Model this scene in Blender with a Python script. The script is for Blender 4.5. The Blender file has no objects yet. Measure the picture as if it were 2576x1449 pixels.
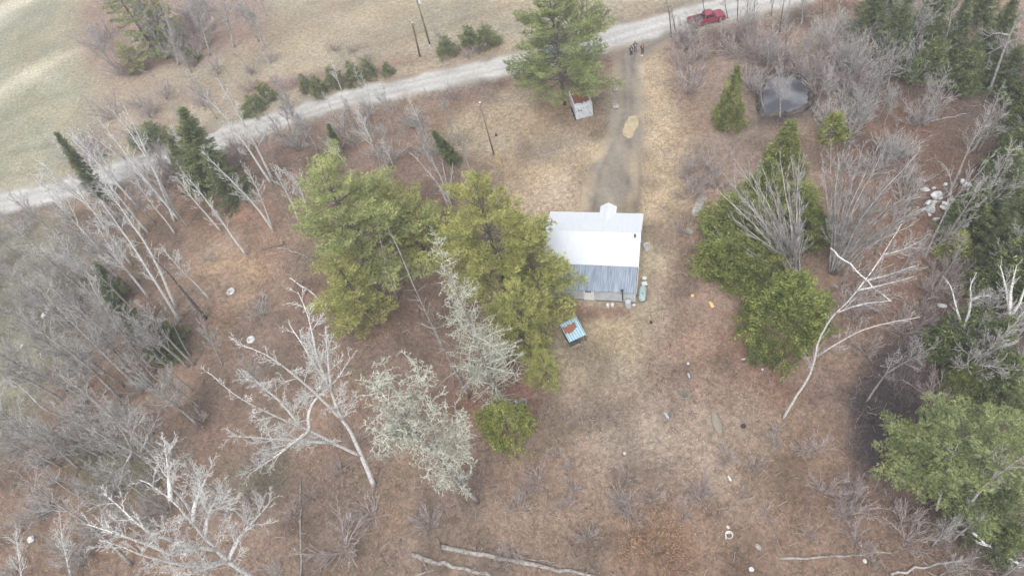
import bpy, bmesh, math, random
import numpy as np
from mathutils import Vector, Matrix, Quaternion, noise as mn

# ------------------------------------------------------------------ camera, world, sun, exposure
C = bpy.context.scene.collection
SC = bpy.context.scene
H = 65.0; W0, H0 = 2576.0, 1449.0
F = 683.0 * W0 / 1024.0; CX, CY = W0 / 2, H0 / 2
NX, NY = 1650.0, 2000.0                      # where the plumb line below the drone falls
TH = math.atan(math.hypot(NX - CX, NY - CY) / F); RHO = math.atan2(NX - CX, NY - CY)
UP0 = np.array([0, math.cos(TH), math.sin(TH)]); XA = np.array([1., 0, 0]); FW = np.array([0, math.sin(TH), -math.cos(TH)])
RT = math.cos(RHO) * XA - math.sin(RHO) * UP0; UPV = math.cos(RHO) * UP0 + math.sin(RHO) * XA
cam_d = bpy.data.cameras.new("camera"); cam = bpy.data.objects.new("camera", cam_d); C.objects.link(cam)
M = Matrix.Identity(4)
for i in range(3):
    M[i][0] = RT[i]; M[i][1] = UPV[i]; M[i][2] = -FW[i]
M[0][3] = 0; M[1][3] = 0; M[2][3] = H
cam.matrix_world = M
cam_d.sensor_width = 36; cam_d.lens = 36 * 683.0 / 1024.0; cam_d.clip_end = 5000; cam_d.clip_start = 0.5
SC.camera = cam

world = bpy.data.worlds.new("World"); SC.world = world; world.use_nodes = True
wn = world.node_tree.nodes; wl = world.node_tree.links
bg = wn["Background"]; sky = wn.new("ShaderNodeTexSky"); sky.sky_type = 'NISHITA'; sky.sun_disc = False
SUN_EL, SUN_ROT = math.radians(62), math.radians(200)
sky.sun_elevation = SUN_EL; sky.sun_rotation = SUN_ROT; sky.dust_density = 3.0; sky.air_density = 1.0
hs = wn.new("ShaderNodeHueSaturation"); hs.inputs['Saturation'].default_value = 0.22
wl.new(sky.outputs[0], hs.inputs['Color']); wl.new(hs.outputs[0], bg.inputs['Color']); bg.inputs['Strength'].default_value = 0.15
sd = bpy.data.lights.new("sun", 'SUN'); sd.energy = .58; sd.angle = math.radians(22); sd.color = (1, .97, .93)
so = bpy.data.objects.new("sun", sd); C.objects.link(so)
sdir = Vector((math.sin(SUN_ROT) * math.cos(SUN_EL), math.cos(SUN_ROT) * math.cos(SUN_EL), math.sin(SUN_EL)))
so.rotation_euler = sdir.to_track_quat('Z', 'Y').to_euler(); so.location = (0, 0, 120)
SC.view_settings.view_transform = 'Standard'; SC.view_settings.look = 'None'
SC.view_settings.exposure = 1.10; SC.view_settings.gamma = 1
SC.cycles.max_bounces = 5; SC.cycles.diffuse_bounces = 3; SC.cycles.transparent_max_bounces = 4

# ------------------------------------------------------------------ helpers
def G(u, v, z=0.):
    d = FW + RT * (u - CX) / F + UPV * (CY - v) / F
    return np.array([0, 0, H]) + d * ((H - z) / -d[2])
def PX(p):
    q = np.asarray(p, float) - np.array([0, 0, H]); w = q @ FW
    return CX + F * (q @ RT) / w, CY - F * (q @ UPV) / w
def fit_h(g, u, v, lo=.3, hi=27):
    best = (1e9, 5)
    for h in np.arange(lo, hi, .25):
        a = PX((g[0], g[1], h)); d = math.hypot(a[0] - u, a[1] - v)
        if d < best[0]: best = (d, h)
    return best[1]
def poly3d(pts, hmax=24):
    g = G(*pts[0]); out = [np.array([g[0], g[1], -.15])]; last = 0
    for (u, v) in pts[1:]:
        h = max(fit_h(g, u, v, .3, hmax), last * .8); last = h
        out.append(G(u, v, h))
    return np.array(out)

def put(o, label=None, cat=None, group=None, kind=None):
    if label: o['label'] = label
    if cat: o['category'] = cat
    if group: o['group'] = group
    if kind: o['kind'] = kind
    return o
def thing(name, label, cat, loc=(0, 0, 0), rz=0, group=None):
    o = bpy.data.objects.new(name, None); C.objects.link(o); o.empty_display_size = .3
    o.location = loc; o.rotation_euler = (0, 0, rz)
    return put(o, label, cat, group)
def link(name, me, parent=None):
    o = bpy.data.objects.new(name, me); C.objects.link(o); o.parent = parent
    return o

class MB:
    def __init__(s): s.V = []; s.T = []; s.Q = []; s.n = 0; s.mi = []
    def add(s, V, T=None, Q=None):
        V = np.asarray(V, float)
        if T is not None and len(T): s.T.append(np.asarray(T, int) + s.n)
        if Q is not None and len(Q): s.Q.append(np.asarray(Q, int) + s.n)
        s.V.append(V); s.n += len(V)
    def tube(s, P, R, k=5, cap=True):
        P = np.asarray(P, float); R = np.asarray(R, float); n = len(P)
        t = np.gradient(P, axis=0); t /= np.linalg.norm(t, axis=1)[:, None] + 1e-9
        mt = t.mean(0); ref = np.array([0, 0, 1.]) if abs(mt[2]) < .8 * np.linalg.norm(mt) + 1e-9 else np.array([1., 0, 0])
        a = np.cross(t, ref); a /= np.linalg.norm(a, axis=1)[:, None] + 1e-9; b = np.cross(t, a)
        an = np.arange(k) * 2 * math.pi / k
        V = P[:, None] + R[:, None, None] * (a[:, None] * np.cos(an)[None, :, None] + b[:, None] * np.sin(an)[None, :, None])
        i = np.arange(n - 1)[:, None] * k; j = np.arange(k)[None]; j2 = (j + 1) % k
        Q = np.stack([i + j, i + j2, i + k + j2, i + k + j], -1).reshape(-1, 4)
        V = V.reshape(-1, 3); T = []
        if cap:
            V = np.vstack([V, P[-1:] + t[-1:] * R[-1], P[:1]]); m = n * k
            b0 = (n - 1) * k
            T = [[b0 + q, b0 + (q + 1) % k, m] for q in range(k)] + [[(q + 1) % k, q, m + 1] for q in range(k)]
        s.add(V, T, Q)
    def box(s, x0, x1, y0, y1, z0, z1):
        V = [(x, y, z) for z in (z0, z1) for y in (y0, y1) for x in (x0, x1)]
        s.add(V, None, [(0, 2, 3, 1), (4, 5, 7, 6), (0, 1, 5, 4), (2, 6, 7, 3), (0, 4, 6, 2), (1, 3, 7, 5)])
    def blades(s, Cn, D, L, Wd, rng):
        N = len(Cn); r = rng.normal(size=(N, 3)); S = np.cross(D, r); S /= np.linalg.norm(S, axis=1)[:, None] + 1e-9
        S *= (Wd / 2)[:, None] if np.ndim(Wd) else Wd / 2
        V = np.stack([Cn - S, Cn + S, Cn + D * (L[:, None] if np.ndim(L) else L)], 1).reshape(-1, 3)
        s.add(V, np.arange(N * 3).reshape(-1, 3))
    def mesh(s, name, mat, smooth=False, cols=None):
        V = np.vstack(s.V); T = np.vstack(s.T) if s.T else np.zeros((0, 3), int); Q = np.vstack(s.Q) if s.Q else np.zeros((0, 4), int)
        me = bpy.data.meshes.new(name); me.vertices.add(len(V)); me.vertices.foreach_set('co', V.ravel().astype('f4'))
        nl = len(T) * 3 + len(Q) * 4; me.loops.add(nl)
        me.loops.foreach_set('vertex_index', np.concatenate([T.ravel(), Q.ravel()]).astype('i4'))
        me.polygons.add(len(T) + len(Q))
        st = np.concatenate([np.arange(len(T)) * 3, len(T) * 3 + np.arange(len(Q)) * 4]).astype('i4')
        me.polygons.foreach_set('loop_start', st)
        me.update(calc_edges=True)
        me.polygons.foreach_set('use_smooth', np.full(len(me.polygons), bool(smooth)))
        if cols is not None:
            at = me.attributes.new('col', 'FLOAT_COLOR', 'POINT')
            at.data.foreach_set('color', np.hstack([cols, np.ones((len(cols), 1))]).ravel().astype('f4'))
        me.materials.append(mat); me.validate(); return me
    def obj(s, name, mat, parent=None, smooth=False): return link(name, s.mesh(name, mat, smooth), parent)

# ------------------------------------------------------------------ materials
def mat_new(name):
    m = bpy.data.materials.new(name); m.use_nodes = True
    return m, m.node_tree.nodes, m.node_tree.links, m.node_tree.nodes['Principled BSDF']
def ramp(n, stops):
    r = n.new('ShaderNodeValToRGB'); e = r.color_ramp.elements
    while len(e) < len(stops): e.new(.5)
    for k, (p, c) in enumerate(stops):
        e[k].position = p; e[k].color = (*c, 1)
    return r
def noisy(name, c1, c2, scale=3, rough=.8, det=6, metal=0, stretch=None, spec=.3, bump=0., lo=.35, hi=.65, island=0.):
    m, n, l, b = mat_new(name)
    tc = n.new('ShaderNodeTexCoord'); nz = n.new('ShaderNodeTexNoise'); nz.inputs['Scale'].default_value = scale; nz.inputs['Detail'].default_value = det
    src = tc.outputs['Object']
    if stretch:
        mp = n.new('ShaderNodeMapping'); mp.inputs['Scale'].default_value = stretch; l.new(src, mp.inputs['Vector']); src = mp.outputs[0]
    l.new(src, nz.inputs['Vector'])
    r = ramp(n, [(lo, c1), (hi, c2)]); l.new(nz.outputs['Fac'], r.inputs[0]); out = r.outputs[0]
    if island:
        ge = n.new('ShaderNodeNewGeometry'); mr = n.new('ShaderNodeMapRange'); mr.inputs[3].default_value = 1 - island; mr.inputs[4].default_value = 1 + island
        l.new(ge.outputs['Random Per Island'], mr.inputs[0]); mx = n.new('ShaderNodeVectorMath'); mx.operation = 'SCALE'
        l.new(out, mx.inputs[0]); l.new(mr.outputs[0], mx.inputs['Scale']); out = mx.outputs[0]
    l.new(out, b.inputs['Base Color']); b.inputs['Roughness'].default_value = rough; b.inputs['Metallic'].default_value = metal
    b.inputs['Specular IOR Level'].default_value = spec
    if bump:
        bp = n.new('ShaderNodeBump'); bp.inputs['Strength'].default_value = bump; bp.inputs['Distance'].default_value = .05
        l.new(nz.outputs['Fac'], bp.inputs['Height']); l.new(bp.outputs[0], b.inputs['Normal'])
    return m
BIRCH = noisy('birch_bark', (.20, .19, .18), (.71, .70, .67), 5, .8, 8, stretch=(1, 1, 3), lo=.36, hi=.49)
GREY = noisy('grey_bark', (.20, .19, .175), (.44, .425, .40), 4, .9, 8)
DARKB = noisy('brown_bark', (.07, .06, .055), (.17, .15, .13), 4, .9, 8)
PINKT = noisy('pinkish_twigs', (.27, .225, .21), (.46, .40, .38), 1.5, .9, 4, island=.3)
GREYT = noisy('grey_twigs', (.27, .255, .24), (.50, .48, .455), 1.5, .9, 4, island=.3)
LICH = noisy('lichen_bark', (.30, .30, .24), (.66, .67, .57), 3, .95, 8, island=.25)
DEADW = noisy('weathered_wood', (.16, .145, .13), (.38, .35, .32), 3, .9, 8)
PINE = noisy('pine_needles', (.200, .232, .085), (.42, .455, .185), .55, .7, 3, island=.38)
PINEY = noisy('olive_pine_needles', (.215, .225, .070), (.45, .450, .155), .55, .7, 3, island=.38)
PINE2 = noisy('green_pine_needles', (.155, .190, .076), (.33, .37, .16), .55, .7, 3, island=.38)
CEDAR = noisy('cedar_foliage', (.095, .120, .032), (.27, .30, .085), .8, .7, 3, island=.45)
CEDARY = noisy('yellow_cedar_foliage', (.16, .19, .045), (.34, .36, .095), .8, .7, 3, island=.4)
FIR = noisy('dark_conifer_needles', (.078, .098, .042), (.19, .22, .098), .8, .75, 3, island=.45)
FIR2 = noisy('mid_conifer_needles', (.08, .108, .042), (.21, .245, .095), .8, .75, 3, island=.45)

# ------------------------------------------------------------------ ground colours (real colours of soil, turf, gravel and leaf litter)
def poly_sd(x, y, poly):
    P = np.asarray(poly, float); d = np.full(x.shape, 1e9); ins = np.zeros(x.shape, bool)
    for i in range(len(P)):
        a = P[i]; b = P[(i + 1) % len(P)]; e = b - a; wx = x - a[0]; wy = y - a[1]
        t = np.clip((wx * e[0] + wy * e[1]) / (e @ e + 1e-9), 0, 1)
        d = np.minimum(d, np.hypot(wx - e[0] * t, wy - e[1] * t))
        c = ((a[1] > y) != (b[1] > y)); 
        with np.errstate(divide='ignore', invalid='ignore'):
            xi = a[0] + (y - a[1]) * e[0] / (e[1] if abs(e[1]) > 1e-9 else 1e-9)
        ins ^= c & (x < xi)
    return np.where(ins, -d, d)
def vnoise(x, y, s, seed=0):
    r = np.random.RandomState(seed); T = r.rand(64, 64); X = x / s; Y = y / s
    i = np.floor(X).astype(int); j = np.floor(Y).astype(int); fx = X - i; fy = Y - j
    fx = fx * fx * (3 - 2 * fx); fy = fy * fy * (3 - 2 * fy); i %= 64; j %= 64; i2 = (i + 1) % 64; j2 = (j + 1) % 64
    return (T[i, j] * (1 - fx) + T[i2, j] * fx) * (1 - fy) + (T[i, j2] * (1 - fx) + T[i2, j2] * fx) * fy
def wp(px): return [tuple(G(*p)[:2]) for p in px]
ROAD_N = wp([(-300, 560), (0, 490), (150, 458), (300, 410), (500, 345), (650, 297), (859, 232), (1143, 168), (1400, 120), (1575, 62), (1717, 23), (1830, -8), (2000, -50)])
ROAD_S = wp([(-300, 610), (0, 535), (150, 500), (300, 455), (500, 388), (650, 338), (859, 272), (1143, 212), (1400, 158), (1575, 112), (1717, 72), (1830, 45), (2000, 10)])
def ext(L):
    a, b = np.array(L[0]), np.array(L[1]); p = a + (a - b) / np.linalg.norm(a - b) * 300
    c, d = np.array(L[-1]), np.array(L[-2]); q = c + (c - d) / np.linalg.norm(c - d) * 300
    return [tuple(p)] + L + [tuple(q)]
ROAD_N = ext([(p[0], p[1] + .25) for p in ROAD_N]); ROAD_S = ext([(p[0], p[1] - .45) for p in ROAD_S])
ROAD = ROAD_N + ROAD_S[::-1]
SHOULDER = wp([(0, 545), (300, 470), (650, 350), (859, 285), (1143, 225), (1290, 190), (1400, 175), (1560, 130), (1800, 75), (2000, 30), (2000, -10), (1500, 100), (1000, 240), (300, 430), (0, 520)])
DRIVE = wp([(1545, 118), (1550, 200), (1550, 280), (1528, 345), (1500, 400), (1475, 470), (1470, 545), (1590, 548), (1602, 470), (1607, 400), (1611, 300), (1609, 200), (1616, 140), (1720, 92), (1700, 70), (1560, 108)])
POND = wp([(1915, 232), (1921, 205), (1945, 190), (1985, 190), (2020, 200), (2040, 220), (2040, 250), (2028, 272), (1995, 286), (1950, 292), (1915, 288), (1910, 260)])
PUDDLE = wp([(1589, 292), (1604, 297), (1602, 322), (1587, 347), (1570, 341), (1568, 326), (1578, 303)])
FARN = ROAD_N[:] + [(400, 700), (-500, 700)]
LAYERS = [
    # polygon, colour, softness (m)
    (FARN, (.300, .250, .178), 1.5),
    (wp([(-200, 600), (0, 490), (200, 440), (215, 250), (205, 60), (230, -120), (-300, -330), (-500, 300)]), (.268, .252, .175), 6),
    (wp([(-100, 250), (200, 110), (210, 130), (-80, 290)]), (.42, .38, .28), 3),
    (wp([(859, 136), (1268, 18), (1268, 24), (859, 143)]), (.22, .185, .13), .8),
    (wp([(0, 385), (240, 345), (240, 351), (0, 392)]), (.20, .19, .13), .8),
    (wp([(0, 440), (180, 415), (180, 421), (0, 447)]), (.20, .19, .13), .8),
    (wp([(-100, 330), (190, 215), (195, 230), (-90, 355)]), (.22, .215, .15), 1),
    (wp([(-100, 60), (150, -60), (160, -40), (-80, 100)]), (.44, .40, .31), 3),
    (wp([(205, 130), (300, 220), (500, 150), (680, 100), (660, -60), (215, -60)]), (.25, .17, .135), 4),
    (wp([(600, 245), (860, 205), (1250, 120), (1250, 100), (860, 180), (600, 215)]), (.24, .155, .12), 2),
    (wp([(200, 400), (600, 290), (600, 215), (260, 190)]), (.30, .235, .175), 4),
    (wp([(-300, 640), (20, 560), (130, 540), (230, 640), (170, 900), (100, 1010), (-200, 1400)]), (.215, .205, .150), 4),
    (wp([(1120, 300), (1240, 240), (1545, 170), (1660, 130), (1720, 300), (1790, 450), (1745, 560), (1705, 700), (1670, 860), (1610, 960), (1470, 990), (1330, 960), (1200, 760), (1270, 560), (1220, 430), (1130, 350)]), (.375, .295, .198), 2.5),
    (wp([(1620, 330), (1690, 330), (1740, 480), (1700, 560), (1640, 560), (1620, 450)]), (.39, .29, .19), 2),
    (wp([(1290, 460), (1440, 420), (1470, 530), (1340, 540)]), (.39, .30, .22), 3),
    (wp([(1620, 560), (1705, 560), (1695, 700), (1660, 780), (1620, 760)]), (.37, .315, .195), 2),
    (wp([(1540, 270), (1470, 370), (1380, 400), (1360, 380), (1450, 330), (1530, 240)]), (.30, .245, .185), 1.5),
    (wp([(1612, 180), (1665, 190), (1715, 420), (1722, 560), (1705, 700), (1640, 900), (1560, 930), (1625, 790), (1645, 690), (1635, 560), (1618, 430)]), (.45, .35, .235), 1.6),
    (wp([(1640, 560), (1662, 560), (1655, 700), (1610, 830), (1560, 900), (1540, 890), (1600, 800), (1635, 700)]), (.27, .205, .140), .8),
    (wp([(1600, 300), (1616, 300), (1612, 400), (1618, 470), (1600, 545), (1590, 545), (1606, 460), (1602, 380)]), (.20, .165, .13), .6),
    (wp([(1450, 790), (1680, 790), (1600, 930), (1420, 960), (1380, 920)]), (.345, .27, .17), 2.5),
    (wp([(500, 590), (640, 600), (690, 680), (600, 800), (470, 700)]), (.36, .245, .165), 3),
    (wp([(1400, 1000), (1560, 960), (1900, 1020), (2060, 1130), (1900, 1260), (1560, 1240), (1420, 1120)]), (.30, .225, .170), 6),
    (wp([(1680, 600), (1760, 480), (1820, 500), (1830, 700), (1880, 880), (1960, 1000), (1680, 1000), (1640, 900)]), (.27, .18, .135), 3),
    (wp([(1690, 130), (2100, 60), (2180, 260), (2120, 500), (1830, 520), (1760, 380)]), (.27, .19, .145), 4),
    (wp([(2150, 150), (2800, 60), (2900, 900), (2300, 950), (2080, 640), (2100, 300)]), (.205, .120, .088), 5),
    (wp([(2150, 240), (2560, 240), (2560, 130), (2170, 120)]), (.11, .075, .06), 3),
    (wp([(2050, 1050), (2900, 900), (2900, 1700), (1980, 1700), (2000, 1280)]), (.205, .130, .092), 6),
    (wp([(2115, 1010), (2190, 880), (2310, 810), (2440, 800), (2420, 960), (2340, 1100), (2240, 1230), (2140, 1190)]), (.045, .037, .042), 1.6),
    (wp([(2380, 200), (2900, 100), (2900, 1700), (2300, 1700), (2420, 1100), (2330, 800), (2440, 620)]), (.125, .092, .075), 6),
    (wp([(400, 500), (470, 530), (560, 520), (690, 500), (690, 570), (560, 600), (400, 600)]), (.25, .150, .105), 2.5),
    (wp([(640, 360), (740, 370), (740, 460), (660, 480)]), (.215, .145, .125), 2),
    (wp([(1120, 900), (1340, 880), (1360, 1010), (1280, 1060), (1180, 1040)]), (.235, .12, .09), 2),
    (wp([(1360, 260), (1440, 235), (1500, 235), (1540, 290), (1500, 330), (1400, 330), (1340, 300)]), (.27, .185, .12), 2),
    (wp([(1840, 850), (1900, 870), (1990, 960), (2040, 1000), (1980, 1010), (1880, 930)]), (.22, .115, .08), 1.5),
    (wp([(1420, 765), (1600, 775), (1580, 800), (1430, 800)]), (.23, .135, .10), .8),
    (wp([(1570, 1300), (1640, 1280), (1720, 1330), (1730, 1500), (1550, 1500)]), (.275, .165, .105), 3),
    (wp([(980, 1180), (1500, 1250), (1560, 1500), (700, 1500), (820, 1300)]), (.24, .170, .128), 5),
    (wp([(180, 1130), (360, 1120), (380, 1230), (240, 1260)]), (.15, .15, .095), 2),
    (wp([(560, 1170), (700, 1140), (720, 1240), (600, 1260)]), (.15, .13, .09), 2),
    (SHOULDER, (.30, .265, .225), 1.2),
    (wp([(1880, 180), (1960, 170), (2060, 200), (2065, 285), (2000, 310), (1900, 310), (1890, 250)]), (.10, .085, .075), 1),
]
LAWNP = LAYERS[8][0]
def ground_col(x, y):
    x = np.asarray(x, float); y = np.asarray(y, float)
    c = np.zeros(x.shape + (3,)) + np.array([.235, .155, .115])
    jit = (vnoise(x, y, 3., 1) - .5) * 1.6 + (vnoise(x, y, 1.1, 2) - .5) * .8
    for poly, col, s in LAYERS:
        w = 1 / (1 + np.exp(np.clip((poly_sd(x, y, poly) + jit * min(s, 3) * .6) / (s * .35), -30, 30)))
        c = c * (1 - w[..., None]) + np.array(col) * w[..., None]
    v = .80 + .26 * vnoise(x, y, 7, 3) + .22 * vnoise(x, y, 2.2, 4)
    tint = (vnoise(x, y, 4.5, 5) - .5)
    # woodland floor: darker humus and olive moss in irregular patches
    wl_ = 1 - 1 / (1 + np.exp(np.clip(poly_sd(x, y, FARN) / 1.5, -30, 30))); lw_ = 1 / (1 + np.exp(np.clip(poly_sd(x, y, LAWNP) / 1.5, -30, 30)))
    fl = wl_ * (1 - .6 * lw_); q = vnoise(x, y, 6.5, 51) * .6 + vnoise(x, y, 2.4, 52) * .4; dk = np.clip((q - .52) * 5, 0, 1) * fl
    c = c * (1 - .34 * dk[..., None]); q = vnoise(x, y, 5, 53) * .65 + vnoise(x, y, 1.7, 54) * .35; ms = np.clip((q - .64) * 5, 0, 1) * fl * .35 * (1 - lw_) * (x < 2)
    c = c * (1 - ms[..., None]) + np.array([.135, .130, .075]) * ms[..., None]
    c = c * v[..., None]; c[..., 0] *= 1 + .10 * tint; c[..., 2] *= 1 - .14 * tint
    lum = c.mean(-1, keepdims=True); c = (c * .82 + lum * .18) * (.95 + .04 * lw_[..., None]) * np.array([.99, .995, .955])
    return c
def earth_mat(name, flecks=.5, fine=.5, rough=.95):
    m, n, l, b = mat_new(name)
    at = n.new('ShaderNodeAttribute'); at.attribute_name = 'col'; ge = n.new('ShaderNodeNewGeometry')
    n1 = n.new('ShaderNodeTexNoise'); n1.inputs['Scale'].default_value = 1.6; n1.inputs['Detail'].default_value = 10; n1.inputs['Roughness'].default_value = .72
    l.new(ge.outputs['Position'], n1.inputs['Vector'])
    mr = n.new('ShaderNodeMapRange'); mr.inputs[1].default_value = .3; mr.inputs[2].default_value = .7; mr.inputs[3].default_value = 1 - fine * 1.15; mr.inputs[4].default_value = 1 + fine * 1.15
    l.new(n1.outputs['Fac'], mr.inputs[0])
    vo = n.new('ShaderNodeTexVoronoi'); vo.inputs['Scale'].default_value = 5.5; l.new(ge.outputs['Position'], vo.inputs['Vector'])
    sp = n.new('ShaderNodeSeparateColor'); l.new(vo.outputs['Color'], sp.inputs[0])
    m2 = n.new('ShaderNodeMapRange'); m2.inputs[3].default_value = 1 - flecks * .5; m2.inputs[4].default_value = 1 + flecks * .55; l.new(sp.outputs[0], m2.inputs[0])
    mu = n.new('ShaderNodeMath'); mu.operation = 'MULTIPLY'; l.new(mr.outputs[0], mu.inputs[0]); l.new(m2.outputs[0], mu.inputs[1])
    sc = n.new('ShaderNodeVectorMath'); sc.operation = 'SCALE'; l.new(at.outputs['Color'], sc.inputs[0]); l.new(mu.outputs[0], sc.inputs['Scale'])
    l.new(sc.outputs[0], b.inputs['Base Color']); b.inputs['Roughness'].default_value = rough; b.inputs['Specular IOR Level'].default_value = .1
    bp = n.new('ShaderNodeBump'); bp.inputs['Strength'].default_value = .6; bp.inputs['Distance'].default_value = .12
    l.new(n1.outputs['Fac'], bp.inputs['Height']); l.new(bp.outputs[0], b.inputs['Normal'])
    return m
EARTH = earth_mat('leaf_strewn_earth', .36, .36); GRAVEL = earth_mat('gravel', .16, .16)

def axis(segs):
    out = []
    for a, b, s in segs: out += list(np.arange(a, b, s))
    return np.array(out + [segs[-1][1]])
gx = axis([(-1500, -300, 150), (-300, -120, 15), (-120, -80, 2), (-80, 80, .6), (80, 120, 2), (120, 300, 15), (300, 1500, 150)])
gy = axis([(-1500, -60, 120), (-60, 0, 5), (0, 112, .6), (112, 190, 1.2), (190, 320, 10), (320, 2000, 140)])
X, Y = np.meshgrid(gx, gy, indexing='ij')
flat = np.minimum.reduce([poly_sd(X, Y, p) for p in (ROAD, DRIVE, POND)])
flat = np.clip(flat / 3, 0, 1) * np.clip((300 - np.hypot(X, Y - 60)) / 60, 0, 1)
flat *= np.where(Y > 98, .3, 1); hd = np.hypot(X - 11, Y - 48); flat *= np.clip((hd - 9) / 4, 0, 1)
Z = flat * ((vnoise(X, Y, 5, 11) - .5) * .35 + (vnoise(X, Y, 1.6, 12) - .5) * .16)
nx, ny = X.shape
idx = np.arange(nx * ny).reshape(nx, ny)
Qd = np.stack([idx[:-1, :-1], idx[1:, :-1], idx[1:, 1:], idx[:-1, 1:]], -1).reshape(-1, 4)
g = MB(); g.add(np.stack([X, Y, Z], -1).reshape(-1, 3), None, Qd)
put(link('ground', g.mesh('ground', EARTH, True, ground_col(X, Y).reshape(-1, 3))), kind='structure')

def sheet(name, poly, z, colour, mat, step=.5, soft=.5, bounds=None, kind='structure', streak=None):
    """a ground sheet: the cells of a grid inside the outline, its rim taking on the colour of the earth beside it"""
    P = np.array(poly)
    if bounds is None: bounds = (P[:, 0].min() - 1, P[:, 0].max() + 1, P[:, 1].min() - 1, P[:, 1].max() + 1)
    xs = np.arange(bounds[0], bounds[1], step); ys = np.arange(bounds[2], bounds[3], step)
    X, Y = np.meshgrid(xs, ys, indexing='ij'); d = poly_sd(X, Y, poly)
    dj = d + (vnoise(X, Y, 2.0, 21) - .5) * soft * 1.4
    keep = (dj[:-1, :-1] < soft) & (dj[1:, :-1] < soft) & (dj[1:, 1:] < soft) & (dj[:-1, 1:] < soft)
    idx = np.arange(X.size).reshape(X.shape)
    Q = np.stack([idx[:-1, :-1], idx[1:, :-1], idx[1:, 1:], idx[:-1, 1:]], -1)[keep]
    col = np.zeros(X.shape + (3,)) + np.array(colour)
    col *= (.90 + .2 * vnoise(X, Y, 3, 22))[..., None]
    if streak: col *= streak(X, Y, d)[..., None]
    w = 1 / (1 + np.exp(np.clip((dj + soft * .1) / (soft * .28), -30, 30)))[..., None]
    col = ground_col(X, Y) * (1 - w) + col * w
    m = MB(); m.add(np.stack([X, Y, np.zeros_like(X) + z], -1).reshape(-1, 3), None, Q)
    me = m.mesh(name, mat, False, col.reshape(-1, 3))
    bm = bmesh.new(); bm.from_mesh(me); bmesh.ops.delete(bm, geom=[v for v in bm.verts if not v.link_faces], context='VERTS'); bm.to_mesh(me); bm.free()
    return put(link(name, me), kind=kind)
def road_streak(X, Y, d):
    return 1 + .11 * np.cos((d + 2.9) * 2.9) + .16 * (vnoise(X * .15, Y, .8, 31) - .5)
sheet('road', ROAD, .024, (.40, .392, .368), GRAVEL, .4, 1.2, (-130, 130, 80, 125), streak=road_streak)
def drive_streak(X, Y, d):
    e = np.clip(-d, 0, 4)
    return (.80 + .36 * vnoise(X * 1.5, Y * .4, 1.2, 33)) * (1 - .20 * np.exp(-((e - 1.25) / .32) ** 2)) * (1 + .12 * vnoise(X, Y, .7, 35))
sheet('driveway', DRIVE, .016, (.220, .192, .160), GRAVEL, .35, 1.9, streak=drive_streak)
RUT = wp([(1604, 290), (1612, 300), (1608, 380), (1602, 440), (1596, 470), (1588, 470), (1594, 400), (1598, 350)])
PUDM = noisy('muddy_water', (.33, .27, .165), (.43, .355, .23), 1.2, .25, 3, spec=.5)
POWM = noisy('dark_pond_water', (.07, .07, .088), (.20, .20, .215), .35, .34, 7, spec=.5, lo=.4, hi=.62)
def flat_poly(name, poly, z, mat, label=None):
    P = []
    n = len(poly)
    for i in range(n):                                 # rounded, slightly ragged shore
        p0, p1, p2, p3 = [np.array(poly[(i + k - 1) % n]) for k in range(4)]
        for t in np.arange(0, 1, .125):
            q = .5 * ((2 * p1) + (-p0 + p2) * t + (2 * p0 - 5 * p1 + 4 * p2 - p3) * t * t + (-p0 + 3 * p1 - 3 * p2 + p3) * t ** 3)
            P.append(q + (np.array([vnoise(q[:1], q[1:], .5, 7)[0], vnoise(q[:1], q[1:], .5, 8)[0]]) - .5) * .35)
    bm = bmesh.new(); vs = [bm.verts.new((p[0], p[1], z)) for p in P]; bm.faces.new(vs); bmesh.ops.triangulate(bm, faces=bm.faces[:])
    me = bpy.data.meshes.new(name); bm.normal_update()
    if sum(f.normal.z for f in bm.faces) < 0: bmesh.ops.reverse_faces(bm, faces=bm.faces[:])
    bm.to_mesh(me); bm.free(); me.materials.append(mat)
    return put(link(name, me), kind='structure'), P
flat_poly('puddle', PUDDLE, .034, PUDM)
_, PP = flat_poly('pond', POND, .03, POWM)
MUD = noisy('dark_mud', (.035, .03, .027), (.12, .10, .085), 1.2, .8, 8, bump=.5)
bk = MB(); PPc = np.array(PP + PP[:2]); 
ring = np.array([(p[0], p[1], .03) for p in PPc]); rr = .28 + .25 * np.random.RandomState(3).rand(len(ring)); bk.tube(ring, rr, 6, False)
put(bk.obj('pond_bank', MUD, None, True), kind='structure')

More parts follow.
